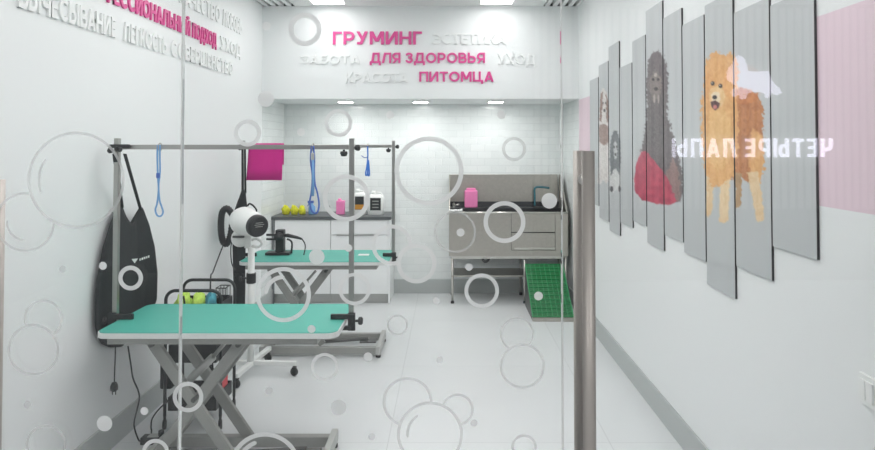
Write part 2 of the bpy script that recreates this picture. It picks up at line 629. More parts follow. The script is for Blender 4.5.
for i, (cx, cy, ro, wd, thin, cuts) in enumerate(RINGS):
    n = 88
    m = MB()
    ri = ro - wd
    prev = None
    for k in range(n):
        a0, a1 = 2 * math.pi * k / n, 2 * math.pi * (k + 1) / n
        am = (a0 + a1) / 2
        mx, my = cx + (ro - wd / 2) * math.cos(am), cy + (ro - wd / 2) * math.sin(am)
        if any((mx - q[0]) ** 2 + (my - q[1]) ** 2 < (q[2] - 0.5) ** 2 for q in cuts):
            continue
        q = [m.bm.verts.new(dpt(cx + r * math.cos(a), cy + r * math.sin(a))) for r, a in ((ri, a0), (ro, a0), (ro, a1), (ri, a1))]
        m._f(q)
    bmesh.ops.remove_doubles(m.bm, verts=list(m.bm.verts), dist=1e-5)
    m.build('bubble_decal', FAINT if thin else VINYL, owner(cx), recalc=False)
for cx, cy, r, wd, a0, a1, thin in ARCS:
    m = MB()
    n = 24
    ro, ri = [], []
    for k in range(n + 1):
        a = math.radians(a0 + (a1 - a0) * k / n)
        e = min(1.0, (0.18 + min(k, n - k) / 3.0)) ** 0.5
        ro.append(m.bm.verts.new(dpt(cx + (r + wd / 2 * e) * math.cos(a), cy + (r + wd / 2 * e) * math.sin(a))))
        ri.append(m.bm.verts.new(dpt(cx + (r - wd / 2 * e) * math.cos(a), cy + (r - wd / 2 * e) * math.sin(a))))
    for k in range(n):
        m._f([ri[k], ro[k], ro[k + 1], ri[k + 1]])
    m.build('bubble_decal', FAINT if thin else VINYL, owner(cx), recalc=False)
for cx, cy, r, thin in DISCS:
    m = MB()
    m._f([m.bm.verts.new(dpt(cx + r * math.cos(2 * math.pi * k / 36), cy + r * math.sin(2 * math.pi * k / 36))) for k in range(36)])
    m.build('bubble_decal', FAINT if thin else VINYL, owner(cx), recalc=False)


# pull handles through the two doors: a bar outside and one inside, on round standoffs
def pull_handle(x, ztop, label, wdt=0.0245):
    t = thing('pull_handle', (x, YG, 0.3), label, 'door handle')
    z0 = 0.25
    for nm, yc in (('outer_bar', YG - 0.042), ('inner_bar', YG + 0.042)):
        MB().lathe([(0, z0), (wdt / 2, z0), (wdt / 2, ztop), (0, ztop)], (x, yc, 0), n=24).build(nm, HANDLE, t)
    for z in (ztop - 0.055, z0 + 0.1):
        MB().lathe([(0.0065, -0.042), (0.0065, -0.0052)], (x, YG, z), axis=(0, 1, 0), n=14).lathe([(0.0065, 0.0052), (0.0065, 0.042)], (x, YG, z), axis=(0, 1, 0), n=14).lathe([(0, -0.010), (0.012, -0.010), (0.012, -0.0052), (0, -0.0052)], (x, YG, z), axis=(0, 1, 0), n=16).build('standoff', STEEL_L, t)
    return t


hx = at(588.8, 300, YG - 0.042).x
pull_handle(hx, at(588, 151, YG - 0.042).z, 'tall round steel pull handle on the glass door right of the centre pane')
hx2 = at(-3.5, 300, YG + 0.042).x
pull_handle(hx2, at(2, 182, YG - 0.042).z, 'steel pull handle on the glass door at the left edge')


# ------------------------------------------------------------------ raised lettering
_CH = {}
TS = 0.19            # stroke width of the bold capitals, cap height 1


def strokes(ch):
    """bold sans capitals as flat quads: list of quads, advance width"""
    q = []
    h = TS / 2

    def V(x, y0=0.0, y1=1.0):
        q.append([(x - h, y0), (x + h, y0), (x + h, y1), (x - h, y1)])

    def B(y, x0, x1, tt=TS * 0.92):
        q.append([(x0, y - tt / 2), (x1, y - tt / 2), (x1, y + tt / 2), (x0, y + tt / 2)])

    def D(x0, y0, x1, y1, tw=TS * 1.12):
        q.append([(x0 - tw / 2, y0), (x0 + tw / 2, y0), (x1 + tw / 2, y1), (x1 - tw / 2, y1)])

    def path(pts):
        L = []
        for i, p in enumerate(pts):
            a_, b_ = pts[max(i - 1, 0)], pts[min(i + 1, len(pts) - 1)]
            dx_, dy_ = b_[0] - a_[0], b_[1] - a_[1]
            n_ = math.hypot(dx_, dy_) or 1
            L.append(((p[0] - dy_ / n_ * h, p[1] + dx_ / n_ * h), (p[0] + dy_ / n_ * h, p[1] - dx_ / n_ * h)))
        for (a_, b_), (c_, d_) in zip(L, L[1:]):
            q.append([a_, b_, d_, c_])

    def arc2(cx, cy, rx, ry, a0, a1, n=14):
        return [(cx + rx * math.cos(math.radians(a0 + (a1 - a0) * k / n)), cy + ry * math.sin(math.radians(a0 + (a1 - a0) * k / n))) for k in range(n + 1)]

    def bowl(x0, yb, yt, xr):
        ry = (yt - yb) / 2
        rx = min(ry, xr - x0 - 0.02)
        path([(x0, yt), (xr - rx - 0.01, yt)] + arc2(xr - rx, (yb + yt) / 2, rx, ry, 90, -90) + [(xr - rx - 0.01, yb), (x0, yb)])

    w_ = 0.72
    if ch in 'АЛ':
        w_ = 0.86
        if ch == 'А':
            D(0.11, 0, 0.43, 1), D(0.75, 0, 0.43, 1), B(0.27, 0.2, 0.66)
        else:
            V(w_ - h), D(0.11, 0, 0.31, 1), B(1 - h, 0.24, w_)
    elif ch in 'БВРЬЫЯ':
        w_ = 0.74
        if ch == 'В':
            V(h), bowl(h, 0.5, 1 - h, 0.60), bowl(h, h, 0.52, 0.66)
        elif ch == 'Б':
            V(h), B(1 - h, 0, 0.66), bowl(h, h, 0.58, 0.66)
        elif ch == 'Р':
            V(h), bowl(h, 0.38, 1 - h, 0.65)
        elif ch == 'Ь':
            V(h), bowl(h, h, 0.60, 0.65)
        elif ch == 'Ы':
            w_ = 1.02
            V(h), bowl(h, h, 0.60, 0.60), V(w_ - h)
        else:
            V(w_ - h)
            n0 = len(q)
            bowl(h, 0.38, 1 - h, 0.65)
            q[n0:] = [[(w_ - a_, b_) for a_, b_ in f_] for f_ in q[n0:]]
            D(0.11, 0, 0.42, 0.42)
    elif ch == 'Г':
        w_ = 0.60
        V(h), B(1 - h, 0, w_)
    elif ch == 'Е':
        w_ = 0.64
        V(h), B(1 - h, 0, w_), B(h, 0, w_), B(0.51, 0, w_ - 0.06)
    elif ch in 'ДЦ':
        if ch == 'Д':
            w_ = 0.98
            V(w_ - 0.1 - h, 0.1, 1), D(0.22, 0.1, 0.36, 1), B(1 - h, 0.28, w_ - 0.1), B(h, 0, w_)
            V(h * 0.8, -0.2, 0.1), V(w_ - h * 0.8, -0.2, 0.1)
        else:
            w_ = 0.92
            V(h), V(0.72 - h), B(h, 0, w_), V(w_ - h * 0.9, -0.2, 0.1)
    elif ch == 'З':
        w_ = 0.68
        path([(0.04, 0.80)] + arc2(0.33, 0.73, 0.24, 0.175, 150, -90) + [(0.26, 0.535)])
        path([(0.26, 0.52)] + arc2(0.34, 0.30, 0.25, 0.21, 90, -155) + [(0.03, 0.17)])
    elif ch in 'ИЙ':
        w_ = 0.82
        V(h), V(w_ - h), D(h + 0.03, 0, w_ - h - 0.03, 1, TS * 1.2)
        if ch == 'Й':
            path(arc2(w_ / 2, 1.24, 0.15, 0.12, 190, 350, 8))
    elif ch == 'К':
        w_ = 0.76
        V(h), D(0.28, 0.45, 0.62, 1, TS * 1.3), D(0.64, 0, 0.28, 0.55, TS * 1.3), B(0.5, 0.1, 0.3)
    elif ch == 'М':
        w_ = 0.96
        V(h), V(w_ - h), D(w_ / 2, 0.22, h + 0.03, 1, TS * 1.2), D(w_ / 2, 0.22, w_ - h - 0.03, 1, TS * 1.2)
    elif ch == 'Н':
        w_ = 0.80
        V(h), V(w_ - h), B(0.51, 0, w_)
    elif ch in 'ОСФ':
        w_ = 0.96 if ch != 'С' else 0.86
        if ch == 'О':
            path(arc2(w_ / 2, 0.5, w_ / 2 - h, 0.5 - h, 0, 360, 32))
        elif ch == 'С':
            path(arc2(0.48, 0.5, 0.48 - h, 0.5 - h, 45, 315, 26))
        else:
            V(w_ / 2, -0.02, 1.02), path(arc2(w_ / 2, 0.5, w_ / 2 - h, 0.36 - h * 0.4, 0, 360, 32))
    elif ch == 'П':
        w_ = 0.80
        V(h), V(w_ - h), B(1 - h, 0, w_)
    elif ch == 'Т':
        w_ = 0.74
        V(w_ / 2), B(1 - h, 0, w_)
    elif ch == 'У':
        w_ = 0.80
        D(0.12, 1, 0.46, 0.34), D(0.68, 1, 0.30, 0.0), B(h, 0.06, 0.34)
    elif ch == 'Х':
        w_ = 0.82
        D(0.12, 0, 0.70, 1, TS * 1.25), D(0.70, 0, 0.12, 1, TS * 1.25)
    elif ch == 'Ч':
        w_ = 0.76
        V(w_ - h), V(h, 0.62, 1), path([(h, 0.66)] + arc2(0.36, 0.64, 0.36 - h, 0.22, 180, 270, 8) + [(w_ - h, 0.42)])
    elif ch == 'Ш':
        w_ = 1.1
        V(h), V(w_ / 2), V(w_ - h), B(h, 0, w_)
    elif ch == 'Э':
        w_ = 0.86
        path(arc2(0.38, 0.5, 0.48 - h, 0.5 - h, 135, -135, 26)), B(0.5, 0.28, 0.72)
    elif ch == 'Ю':
        w_ = 1.22
        V(h), B(0.5, 0, 0.4), path(arc2(0.78, 0.5, 0.44 - h, 0.5 - h, 0, 360, 32))
    return q, w_


def glyph(ch):
    if ch in _CH:
        return _CH[ch]
    q, w_ = strokes(ch)
    b_ = bmesh.new()
    for k, f_ in enumerate(q):
        e = 0.0006 * k                       # overlapping strokes never share a face plane
        area2 = sum(f_[i][0] * f_[(i + 1) % 4][1] - f_[(i + 1) % 4][0] * f_[i][1] for i in range(4))
        if area2 < 0:
            f_ = f_[::-1]
        lo = [b_.verts.new((a_, c_, -0.5)) for a_, c_ in f_]
        hi = [b_.verts.new((a_, c_, 0.5 + e)) for a_, c_ in f_]
        b_.faces.new(lo[::-1])
        b_.faces.new(hi)
        for i in range(4):
            b_.faces.new((lo[i], lo[(i + 1) % 4], hi[(i + 1) % 4], hi[i]))
    me = bpy.data.meshes.new('letter')
    b_.to_mesh(me)
    b_.free()
    _CH[ch] = (me, 0.0, w_)
    return _CH[ch]


CAP = 1.0


def word(text, start, along, width, cap, m, label, group, depth=0.012, normal=(0, -1, 0), gap=0.11, name='wall_letters', cat='lettering'):
    """letters of their own, baseline from start, running in direction along"""
    along, normal, start = Vector(along), Vector(normal), Vector(start)
    t = thing(name, start, label, cat, group)
    pen = 0.0
    items = []
    for ch in text:
        if ch == ' ':
            pen += 0.35 * CAP
            continue
        me, a, b_ = glyph(ch)
        items.append((ch, pen - a, me))
        pen += (b_ - a) + gap * CAP
    total = pen - gap * CAP
    sx, sz = width / total, cap / CAP
    for ch, off, me in items:
        me2 = me.copy()
        me2.name = 'letter'
        n = len(me2.vertices)
        co = np.empty(n * 3)
        me2.vertices.foreach_get('co', co)
        co = co.reshape(-1, 3)
        A, N, Z = np.array(along), np.array(normal), np.array((0, 0, 1.0))
        out = np.outer((co[:, 0] + off) * sx, A) + np.outer(co[:, 1] * sz, Z) + np.outer((co[:, 2] + 0.5) * depth + 0.001, N)
        me2.vertices.foreach_set('co', out.ravel())
        me2.materials.clear()
        me2.materials.append(m)
        for p in me2.polygons:
            p.use_smooth = False
        me2.update()
        o = bpy.data.objects.new('letter', me2)
        COL.objects.link(o)
        o.parent = t
    return t


def bulk(text, x0, x1, ytop, ybase, m, label, group):
    p, q, r = at(x0, ybase, YN), at(x1, ybase, YN), at(x0, ytop, YN)
    word(text, (p.x, YN, p.z), (1, 0, 0), q.x - p.x, r.z - p.z, m, label, group)


gp, gw = 'magenta words on the bulkhead', 'white words on the bulkhead'
bulk('ГРУМИНГ', 333, 422, 31.6, 44.6, PINKL, 'magenta raised word ГРУМИНГ, topmost magenta line on the bulkhead', gp)
bulk('ДЛЯ ЗДОРОВЬЯ', 370, 485, 52.8, 63.2, PINKL, 'magenta raised words ДЛЯ ЗДОРОВЬЯ in the middle of the bulkhead', gp)
bulk('ПИТОМЦА', 419.3, 493.7, 71.7, 81.8, PINKL, 'magenta raised word ПИТОМЦА, lowest magenta line on the bulkhead', gp)
bulk('ЭСТЕТИКА', 432, 506, 33, 44.2, WHITELET, 'white raised word ЭСТЕТИКА right of magenta ГРУМИНГ', gw)
bulk('ЗАБОТА', 300.5, 360, 55.2, 64, WHITELET, 'white raised word ЗАБОТА left of magenta ДЛЯ ЗДОРОВЬЯ', gw)
bulk('УХОД', 497.5, 536, 53.5, 64.5, WHITELET, 'white raised word УХОД right of magenta ДЛЯ ЗДОРОВЬЯ', gw)
bulk('КРАСОТА', 345.5, 408, 72.6, 82.6, WHITELET, 'white raised word КРАСОТА left of magenta ПИТОМЦА', gw)


def lw(text, px0, px1, z, cap, m, label, group):
    y0, y1 = -XL * F / (CX - px0), -XL * F / (CX - px1)
    word(text, (XL, y0, z), (0, 1, 0), y1 - y0, cap, m, label, group, normal=(1, 0, 0), depth=0.011)


gl, gm = 'white words on the left wall', 'magenta words on the left wall'
lw('ВЫЧЕСЫВАНИЕ', 14, 113, 2.185, 0.105, WHITELET, 'white raised word ВЫЧЕСЫВАНИЕ, first of the lowest line on the left wall', gl)
lw('ЛЕГКОСТЬ', 121, 164.5, 2.185, 0.105, WHITELET, 'white raised word ЛЕГКОСТЬ after ВЫЧЕСЫВАНИЕ on the left wall', gl)
lw('СОВЕРШЕНСТВО', 169, 231.5, 2.185, 0.105, WHITELET, 'white raised word СОВЕРШЕНСТВО, last of the lowest line on the left wall', gl)
lw('ПРОФЕССИОНАЛЬНЫЙ', 72, 188, 2.362, 0.105, PINKL, 'magenta raised word ПРОФЕССИОНАЛЬНЫЙ running along the left wall', gm)
lw('ПОДХОД', 190.5, 214.5, 2.362, 0.105, PINKL, 'magenta raised word ПОДХОД after ПРОФЕССИОНАЛЬНЫЙ on the left wall', gm)
lw('УХОД', 218.5, 239, 2.362, 0.105, WHITELET, 'white raised word УХОД after magenta ПОДХОД on the left wall', gl)
lw('КАЧЕСТВО', 177, 218, 2.56, 0.13, WHITELET, 'white raised word КАЧЕСТВО, first of the top line on the left wall', gl)
lw('ЛЮБОВЬ', 221, 240, 2.56, 0.13, WHITELET, 'white raised word ЛЮБОВЬ, last of the top line on the left wall', gl)


# ------------------------------------------------------------------ dog picture panels on the right wall
def hash2(ix, iy, seed):
    n = np.sin(ix * 127.1 + iy * 311.7 + seed * 74.7) * 43758.5453
    return n - np.floor(n)


def vnoise(x, y, seed=0):
    ix, iy = np.floor(x), np.floor(y)
    fx, fy = x - ix, y - iy
    fx, fy = fx * fx * (3 - 2 * fx), fy * fy * (3 - 2 * fy)
    a, b_, c, d = hash2(ix, iy, seed), hash2(ix + 1, iy, seed), hash2(ix, iy + 1, seed), hash2(ix + 1, iy + 1, seed)
    return (a * (1 - fx) + b_ * fx) * (1 - fy) + (c * (1 - fx) + d * fx) * fy


def inpoly(x, y, poly):
    r = np.zeros(x.shape, bool)
    n = len(poly)
    for i in range(n):
        x0, y0 = poly[i]
        x1, y1 = poly[(i + 1) % n]
        if y0 == y1:
            continue
        c = ((y0 > y) != (y1 > y)) & (x < (x1 - x0) * (y - y0) / (y1 - y0) + x0)
        r ^= c
    return r


def paint(x, y):
    """picture printed over the panels: four dogs on a grey ground (drawing coordinates x, y)"""
    n = x.shape[0]
    col = np.empty((n, 3))
    g = 190 + 3 * (vnoise(x * 1.3, y * 0.05, 9) - 0.5)
    col[:] = np.stack([g - 2, g + 2, g + 3], 1)

    def put(mask, c, a=1.0):
        c = np.asarray(c, float)
        if c.ndim == 1:
            c = c[None, :]
            col[mask] = col[mask] * (1 - a) + c * a
        else:
            col[mask] = col[mask] * (1 - a) + c[mask] * a

    def fur(px, py, amp, s=0.45, seed=1):
        return px + (vnoise(px * s, py * s, seed) - 0.5) * 2 * amp + (vnoise(px * s * 3, py * s * 3, seed + 1) - 0.5) * amp, \
            py + (vnoise(px * s, py * s, seed + 2) - 0.5) * 2 * amp + (vnoise(px * s * 3, py * s * 3, seed + 3) - 0.5) * amp

    def ell(cx, cy, rx, ry, X=None, Y=None):
        X = x if X is None else X
        Y = y if Y is None else Y
        return ((X - cx) / rx) ** 2 + ((Y - cy) / ry) ** 2 < 1

    def mixc(a, b_, t):
        return np.asarray(a, float)[None, :] * (1 - t)[:, None] + np.asarray(b_, float)[None, :] * t[:, None]

    # ---- pomeranian
    fx, fy = fur(x, y, 2.2, 0.5, 3)
    sw = x + 1.6 * (vnoise(x * 0.25, y * 0.2, 7) - 0.5) * 6
    streak = vnoise(sw * 0.45 + 0.1 * y, y * 0.16, 5) * 0.45 + vnoise(sw * 1.6 - 0.2 * y, y * 0.5, 6) * 0.3 + vnoise(sw * 3.0, y * 1.1, 8) * 0.25
    orange = mixc((206, 138, 74), (242, 192, 126), streak)
    deep = mixc((150, 84, 46), (214, 142, 84), streak)
    cream = mixc((214, 176, 124), (244, 222, 184), streak)
    put(inpoly(fx, fy, [(728, 92), (742, 88), (756, 92), (763, 108), (764, 130), (763, 150), (764, 168), (758, 182), (748, 182), (742, 176), (730, 180), (726, 150)]), deep)
    put(inpoly(fx, fy, [(752, 128), (763, 135), (764, 168), (760, 184), (750, 182), (748, 160)]), orange)
    fx1, fy1 = fur(x, y, 0.9, 0.6, 13)
    put(inpoly(fx1, fy1, [(747, 172), (758, 172), (762, 196), (764.5, 219), (761, 222), (756.5, 221), (752, 196)]), cream)
    put(inpoly(fx1, fy1, [(733, 172), (742, 174), (741, 204), (739, 208), (735, 208), (736, 190)]), mixc((150, 116, 80), (196, 160, 116), streak))
    put(inpoly(fx1, fy1, [(706, 168), (714, 172), (712, 212), (709, 217), (705.5, 216), (706, 195)]), cream)
    put(inpoly(fx1, fy1, [(718, 166), (731, 166), (729, 195), (728, 221), (724, 224), (719, 222), (720, 190)]), cream)
    put(inpoly(fx, fy, [(704, 84), (712, 70), (728, 68), (736, 84), (738, 110), (738, 150), (733, 176), (722, 186), (711, 186), (705, 172), (702, 140), (701, 108)]), orange)
    put(inpoly(fx, fy, [(709, 112), (722, 108), (731, 122), (731, 150), (722, 172), (712, 168), (707, 140)]), mixc((216, 158, 88), (246, 202, 136), streak))
    put(inpoly(fx, fy, [(704, 76), (707, 62), (711, 52), (717, 51), (724, 56), (731, 52), (737, 60), (738, 80), (735, 98), (726, 108), (712, 108), (705, 96)]), orange)
    put(ell(717, 97, 8, 11, fx1, fy1), mixc((220, 170, 104), (248, 214, 160), streak))
    put(ell(715.5, 98, 4.6, 6.5, fx1, fy1), (238, 216, 184))
    put(ell(712.6, 83.5, 2.0, 2.1), (40, 26, 22))
    put(ell(720.4, 86, 2.0, 2.1), (40, 26, 22))
    put(ell(712.0, 83.0, 0.7, 0.7), (230, 226, 220))
    put(ell(719.8, 85.4, 0.7, 0.7), (230, 226, 220))
    put(ell(714.6, 97.4, 2.3, 2.0), (34, 28, 30))
    put(inpoly(x, y, [(710.5, 102), (715, 100.5), (720, 103.5), (718.5, 108), (715, 110.5), (711.5, 107)]), (70, 36, 36))
    put(ell(715, 107, 2.0, 2.2), (204, 118, 112))

    # ---- dark curly dog on a crimson cushion
    fx, fy = fur(x, y, 1.6, 0.6, 23)
    st = vnoise(x * 1.6, y * 0.8, 25) * 0.5 + vnoise(x * 3, y * 1.6, 26) * 0.5
    dark = mixc((66, 60, 64), (124, 114, 114), st)
    put(inpoly(fx, fy, [(648, 60), (652, 53), (658, 51), (664, 56), (668, 72), (668, 96), (667, 112), (671, 128), (677, 150), (682, 172), (683, 192), (680, 203), (668, 200), (652, 180), (644, 158), (641, 150), (645, 130), (647, 108), (646, 84)]), dark)
    crim = mixc((152, 38, 66), (206, 72, 96), vnoise(x * 0.35, y * 0.25, 28) * 0.7 + vnoise(x * 2, y * 2, 29) * 0.3)
    fx2, fy2 = fur(x, y, 0.5, 0.5, 33)
    put(inpoly(fx2, fy2, [(641, 152), (646, 151), (652, 158), (660, 168), (668, 178), (674, 190), (678, 201), (670, 205), (656, 204), (642, 200), (635, 192), (634, 180), (636, 164)]), crim)
    put(inpoly(fx, fy, [(672, 158), (678, 168), (680, 184), (679, 200), (675, 200), (672, 188), (666, 174)]), mixc((110, 84, 84), (164, 132, 124), st))
    put(ell(655.5, 86, 6, 14, fx, fy), mixc((104, 94, 92), (150, 136, 130), st))
    put(ell(653.2, 79.5, 1.3, 1.5), (30, 26, 28))
    put(ell(658.0, 79.5, 1.3, 1.5), (30, 26, 28))
    put(ell(655.5, 75, 1.6, 2.0), (186, 172, 164))
    put(ell(656.0, 89, 2.0, 1.8), (28, 26, 28))
    put(ell(654.2, 99, 1.0, 4.5), (176, 162, 154))
    put(ell(658.4, 99, 1.0, 4.5), (166, 152, 146))

    # ---- white and brown dog
    fx, fy = fur(x, y, 0.7, 0.8, 43)
    s4 = vnoise(x * 2.4, y * 0.9, 44)
    white = mixc((196, 188, 184), (238, 234, 230), s4)
    brown = mixc((96, 66, 58), (150, 110, 96), s4)
    put(inpoly(fx, fy, [(600.5, 92), (603, 88), (606.5, 92), (608.6, 104), (609, 130), (609.4, 160), (609.5, 180), (606.5, 184), (603, 180), (600, 184), (597.5, 182), (598.5, 160), (599, 130)]), white)
    put(inpoly(fx, fy, [(600.3, 94), (602.6, 91), (602.2, 110), (601.2, 122), (599.4, 120)]), brown)
    put(inpoly(fx, fy, [(605.6, 92), (608.4, 102), (608.8, 120), (607, 124), (606.2, 108)]), brown)
    put(inpoly(fx, fy, [(598.6, 126), (602, 124), (608.6, 126), (608.9, 142), (604, 146), (599, 142)]), brown, 0.75)
    put(ell(603.0, 103, 0.6, 1.1), (30, 24, 24))
    put(ell(605.6, 103, 0.6, 1.1), (30, 24, 24))
    put(ell(604.3, 110.5, 1.0, 1.5), (34, 28, 28))

    # ---- grey long-eared dog
    fx, fy = fur(x, y, 0.7, 0.8, 53)
    s5 = vnoise(x * 2.2, y * 1.0, 54)
    put(inpoly(fx, fy, [(612, 160), (620, 160), (621, 186), (619.5, 192), (616, 190), (613, 193), (609.5, 188)]), mixc((190, 190, 190), (226, 226, 224), s5))
    put(inpoly(fx, fy, [(610.6, 140), (613.5, 131), (617, 131), (620.4, 142), (620.8, 162), (619, 176), (616.5, 168), (613.5, 170), (611, 176), (609.6, 160)]), mixc((70, 74, 80), (120, 124, 128), s5))
    put(ell(615.2, 150, 1.9, 9, fx, fy), mixc((170, 170, 172), (210, 210, 210), s5))
    put(ell(614.1, 147, 0.6, 1.2), (26, 26, 28))
    put(ell(616.6, 147, 0.6, 1.2), (26, 26, 28))
    put(ell(615.4, 154.5, 0.9, 1.4), (28, 28, 30))
    put(ell(611.5, 189, 1.6, 3), (60, 60, 66))
    put(ell(619.5, 189, 1.2, 3), (60, 60, 66))
    base = np.array((188.0, 192.0, 193.0))
    return np.clip(col * 0.88 + base * 0.12, 0, 255)


def to_lin(c):
    c = c / 255.0
    return np.where(c <= 0.04045, c / 12.92, ((c + 0.055) / 1.055) ** 2.4)


pm = bpy.data.materials.new('printed_panel_face')
pm.use_nodes = True
_b = pm.node_tree.nodes['Principled BSDF']
_a = pm.node_tree.nodes.new('ShaderNodeVertexColor')
_a.layer_name = 'print'
pm.node_tree.links.new(_a.outputs['Color'], _b.inputs['Base Color'])
_b.inputs['Roughness'].default_value = 0.4
_b.inputs['Specular IOR Level'].default_value = 0.3
PSIDE = mat('dark_panel_side', (62, 62, 64), 0.6)

XP = XR - 0.010
# left edge, right edge (drawing), top and bottom at the right edge
PANELS = [
    (590, 598.3, 77, 206), (599, 608.3, 61, 222), (609, 619.4, 41, 236), (620, 632, 62.5, 228), (632.8, 645.8, 34.6, 226.5),
    (646.6, 663, 0.5, 251), (664, 682.2, 8, 242.5), (683.2, 704.6, 14.5, 262), (705.8, 733.6, -9, 299), (735, 770.2, -3, 281), (771.6, 815.5, -13, 260),
]
PLAB = [
    'narrow blank grey picture panel farthest from the glass', 'grey picture panel with the white and brown dog', 'tall grey picture panel with the small grey dog and paws',
    'short blank grey picture panel right of the small grey dog', 'grey picture panel with the left tip of the crimson cushion', 'tall grey picture panel with the dark curly dog face',
    'grey picture panel with the right half of the crimson cushion', 'blank grey picture panel between the dark dog and the orange dog', 'longest grey picture panel with the orange dog face',
    'grey picture panel with the orange dog hind legs', 'wide blank grey picture panel nearest the glass',
]
for (xl, xr, yt, yb), lab in zip(PANELS, PLAB):
    Ya, Yb_ = XP * F / (xl - CX), XP * F / (xr - CX)       # far, near
    zt, zb = at(xr, yt, Yb_).z, at(xr, yb, Yb_).z
    ny = max(10, int((xr - xl) * 1.7))
    nz = max(60, int((yb - yt) * 1.25))
    Ys = XP * F / (np.linspace(xl, xr, ny) - CX)
    Zs = np.linspace(zt, zb, nz)
    YY, ZZ = np.meshgrid(Ys, Zs)
    YY, ZZ = YY.ravel(), ZZ.ravel()
    pxs, pys = px_of(XP, YY, ZZ)
    colr = to_lin(sum(paint(pxs + a_, pys + b_) for a_, b_ in ((-0.3, -0.4), (0.3, -0.1), (-0.1, 0.3), (0.2, 0.5), (-0.4, 0.1))) / 5.0)
    cyY, cz = (Ya + Yb_) / 2, zb
    verts = [(XP - XR, float(a - cyY), float(b_ - cz)) for a, b_ in zip(YY, ZZ)]
    faces = [(r * ny + k, (r + 1) * ny + k, (r + 1) * ny + k + 1, r * ny + k + 1) for r in range(nz - 1) for k in range(ny - 1)]
    nf = len(faces)
    nv = len(verts)
    c4 = [0, ny - 1, nz * ny - 1, (nz - 1) * ny]
    base = [verts[k] for k in c4]
    verts += base + [(-0.001, v[1], v[2]) for v in base]
    for k in range(4):
        k2 = (k + 1) % 4
        faces.append((nv + k, nv + k2, nv + 4 + k2, nv + 4 + k))
    faces.append((nv + 4, nv + 5, nv + 6, nv + 7))
    me = bpy.data.meshes.new('picture_panel')
    me.from_pydata(verts, [], faces)
    me.materials.append(pm)
    me.materials.append(PSIDE)
    for k in range(nf, len(faces)):
        me.polygons[k].material_index = 1
    ca = me.color_attributes.new('print', 'FLOAT_COLOR', 'POINT')
    arr = np.ones((len(verts), 4), np.float32)
    arr[:nv, :3] = colr
    ca.data.foreach_set('color', arr.ravel())
    me.update()
    o = bpy.data.objects.new('picture_panel', me)
    COL.objects.link(o)
    o.location = (XR, cyY, cz)
    tag(o, lab, 'picture panel', 'picture panels on the right wall')

# wall switch by the glass
p = at(866, 391, XR * F / (866.5 - CX))
t = thing('wall_switch', (XR, p.y, p.z - 0.06), 'white double wall switch low on the right wall', 'switch')
MB().box(XR - 0.010, XR - 0.0005, p.y - 0.038, p.y + 0.038, p.z - 0.045, p.z + 0.045, 0.003).build('plate', WHITEP, t)
for s in (-1, 1):
    MB().box(XR - 0.016, XR - 0.010, p.y + s * 0.0165 - 0.015, p.y + s * 0.0165 + 0.015, p.z - 0.030, p.z + 0.030, 0.002).build('rocker', WHITEP, t)


# ------------------------------------------------------------------ niche: cabinets, worktop, tub, ramp
YC = 6.52


def cx_at(px, Y=YC):
    return (px - CX) * Y / F


zc = at(300, 216.4, YC).z                   # worktop top
xl0, xl1, xr1 = cx_at(272.4), cx_at(331), cx_at(388.5)


def cabinet(x0, x1, label, drawer):
    t = thing('base_cabinet', ((x0 + x1) / 2, YC + 0.24, 0), label, 'cabinet', 'white base cabinets')
    MB().box(x0 + 0.001, x1 - 0.001, YC + 0.02, YB - 0.016, 0.10, zc - 0.033).build('body', WHITEL, t)
    MB().box(x0 + 0.001, x1 - 0.001, YC + 0.05, YB - 0.02, 0.001, 0.0995).build('plinth', GREYMET_L, t)
    zt = zc - 0.036
    if drawer:
        zd = at(360, 235, YC).z
        MB().box(x0 + 0.004, x1 - 0.004, YC, YC + 0.019, zd + 0.008, zt, 0.002).build('drawer', WHITEL, t)
        d = MB().box(x0 + 0.004, x1 - 0.004, YC, YC + 0.019, 0.102, zd - 0.008, 0.002).build('door', WHITEL, t)
        MB().box(x0 + 0.06, x1 - 0.09, YC - 0.012, YC - 0.0005, zd - 0.010, zd + 0.002, 0.002).build('handle', GREYMET_L, d)
    else:
        MB().box(x0 + 0.03, x1 - 0.004, YC, YC + 0.019, 0.102, zt, 0.002).build('door', WHITEL, t)
        MB().box(x0 + 0.002, x0 + 0.026, YC - 0.002, YC + 0.019, 0.001, zt, 0.001).build('end_panel', GREYL, t)
    return t


cabinet(xl0, xl1, 'white single-door base cabinet in the left niche corner', False)
c2 = cabinet(xl1, xr1, 'white base cabinet with drawer line under two white canisters', True)
MB().box(xr1, xr1 + 0.018, YC - 0.002, YB - 0.016, 0.001, zc - 0.033, 0.001).build('end_panel', WHITEL, c2)
wt = MB().box(xl0 - 0.012, xr1 + 0.03, YC - 0.02, YB - 0.002, zc - 0.032, zc, 0.003).build('worktop', COUNTER)
tag(wt, 'dark grey worktop over the white base cabinets', 'worktop')


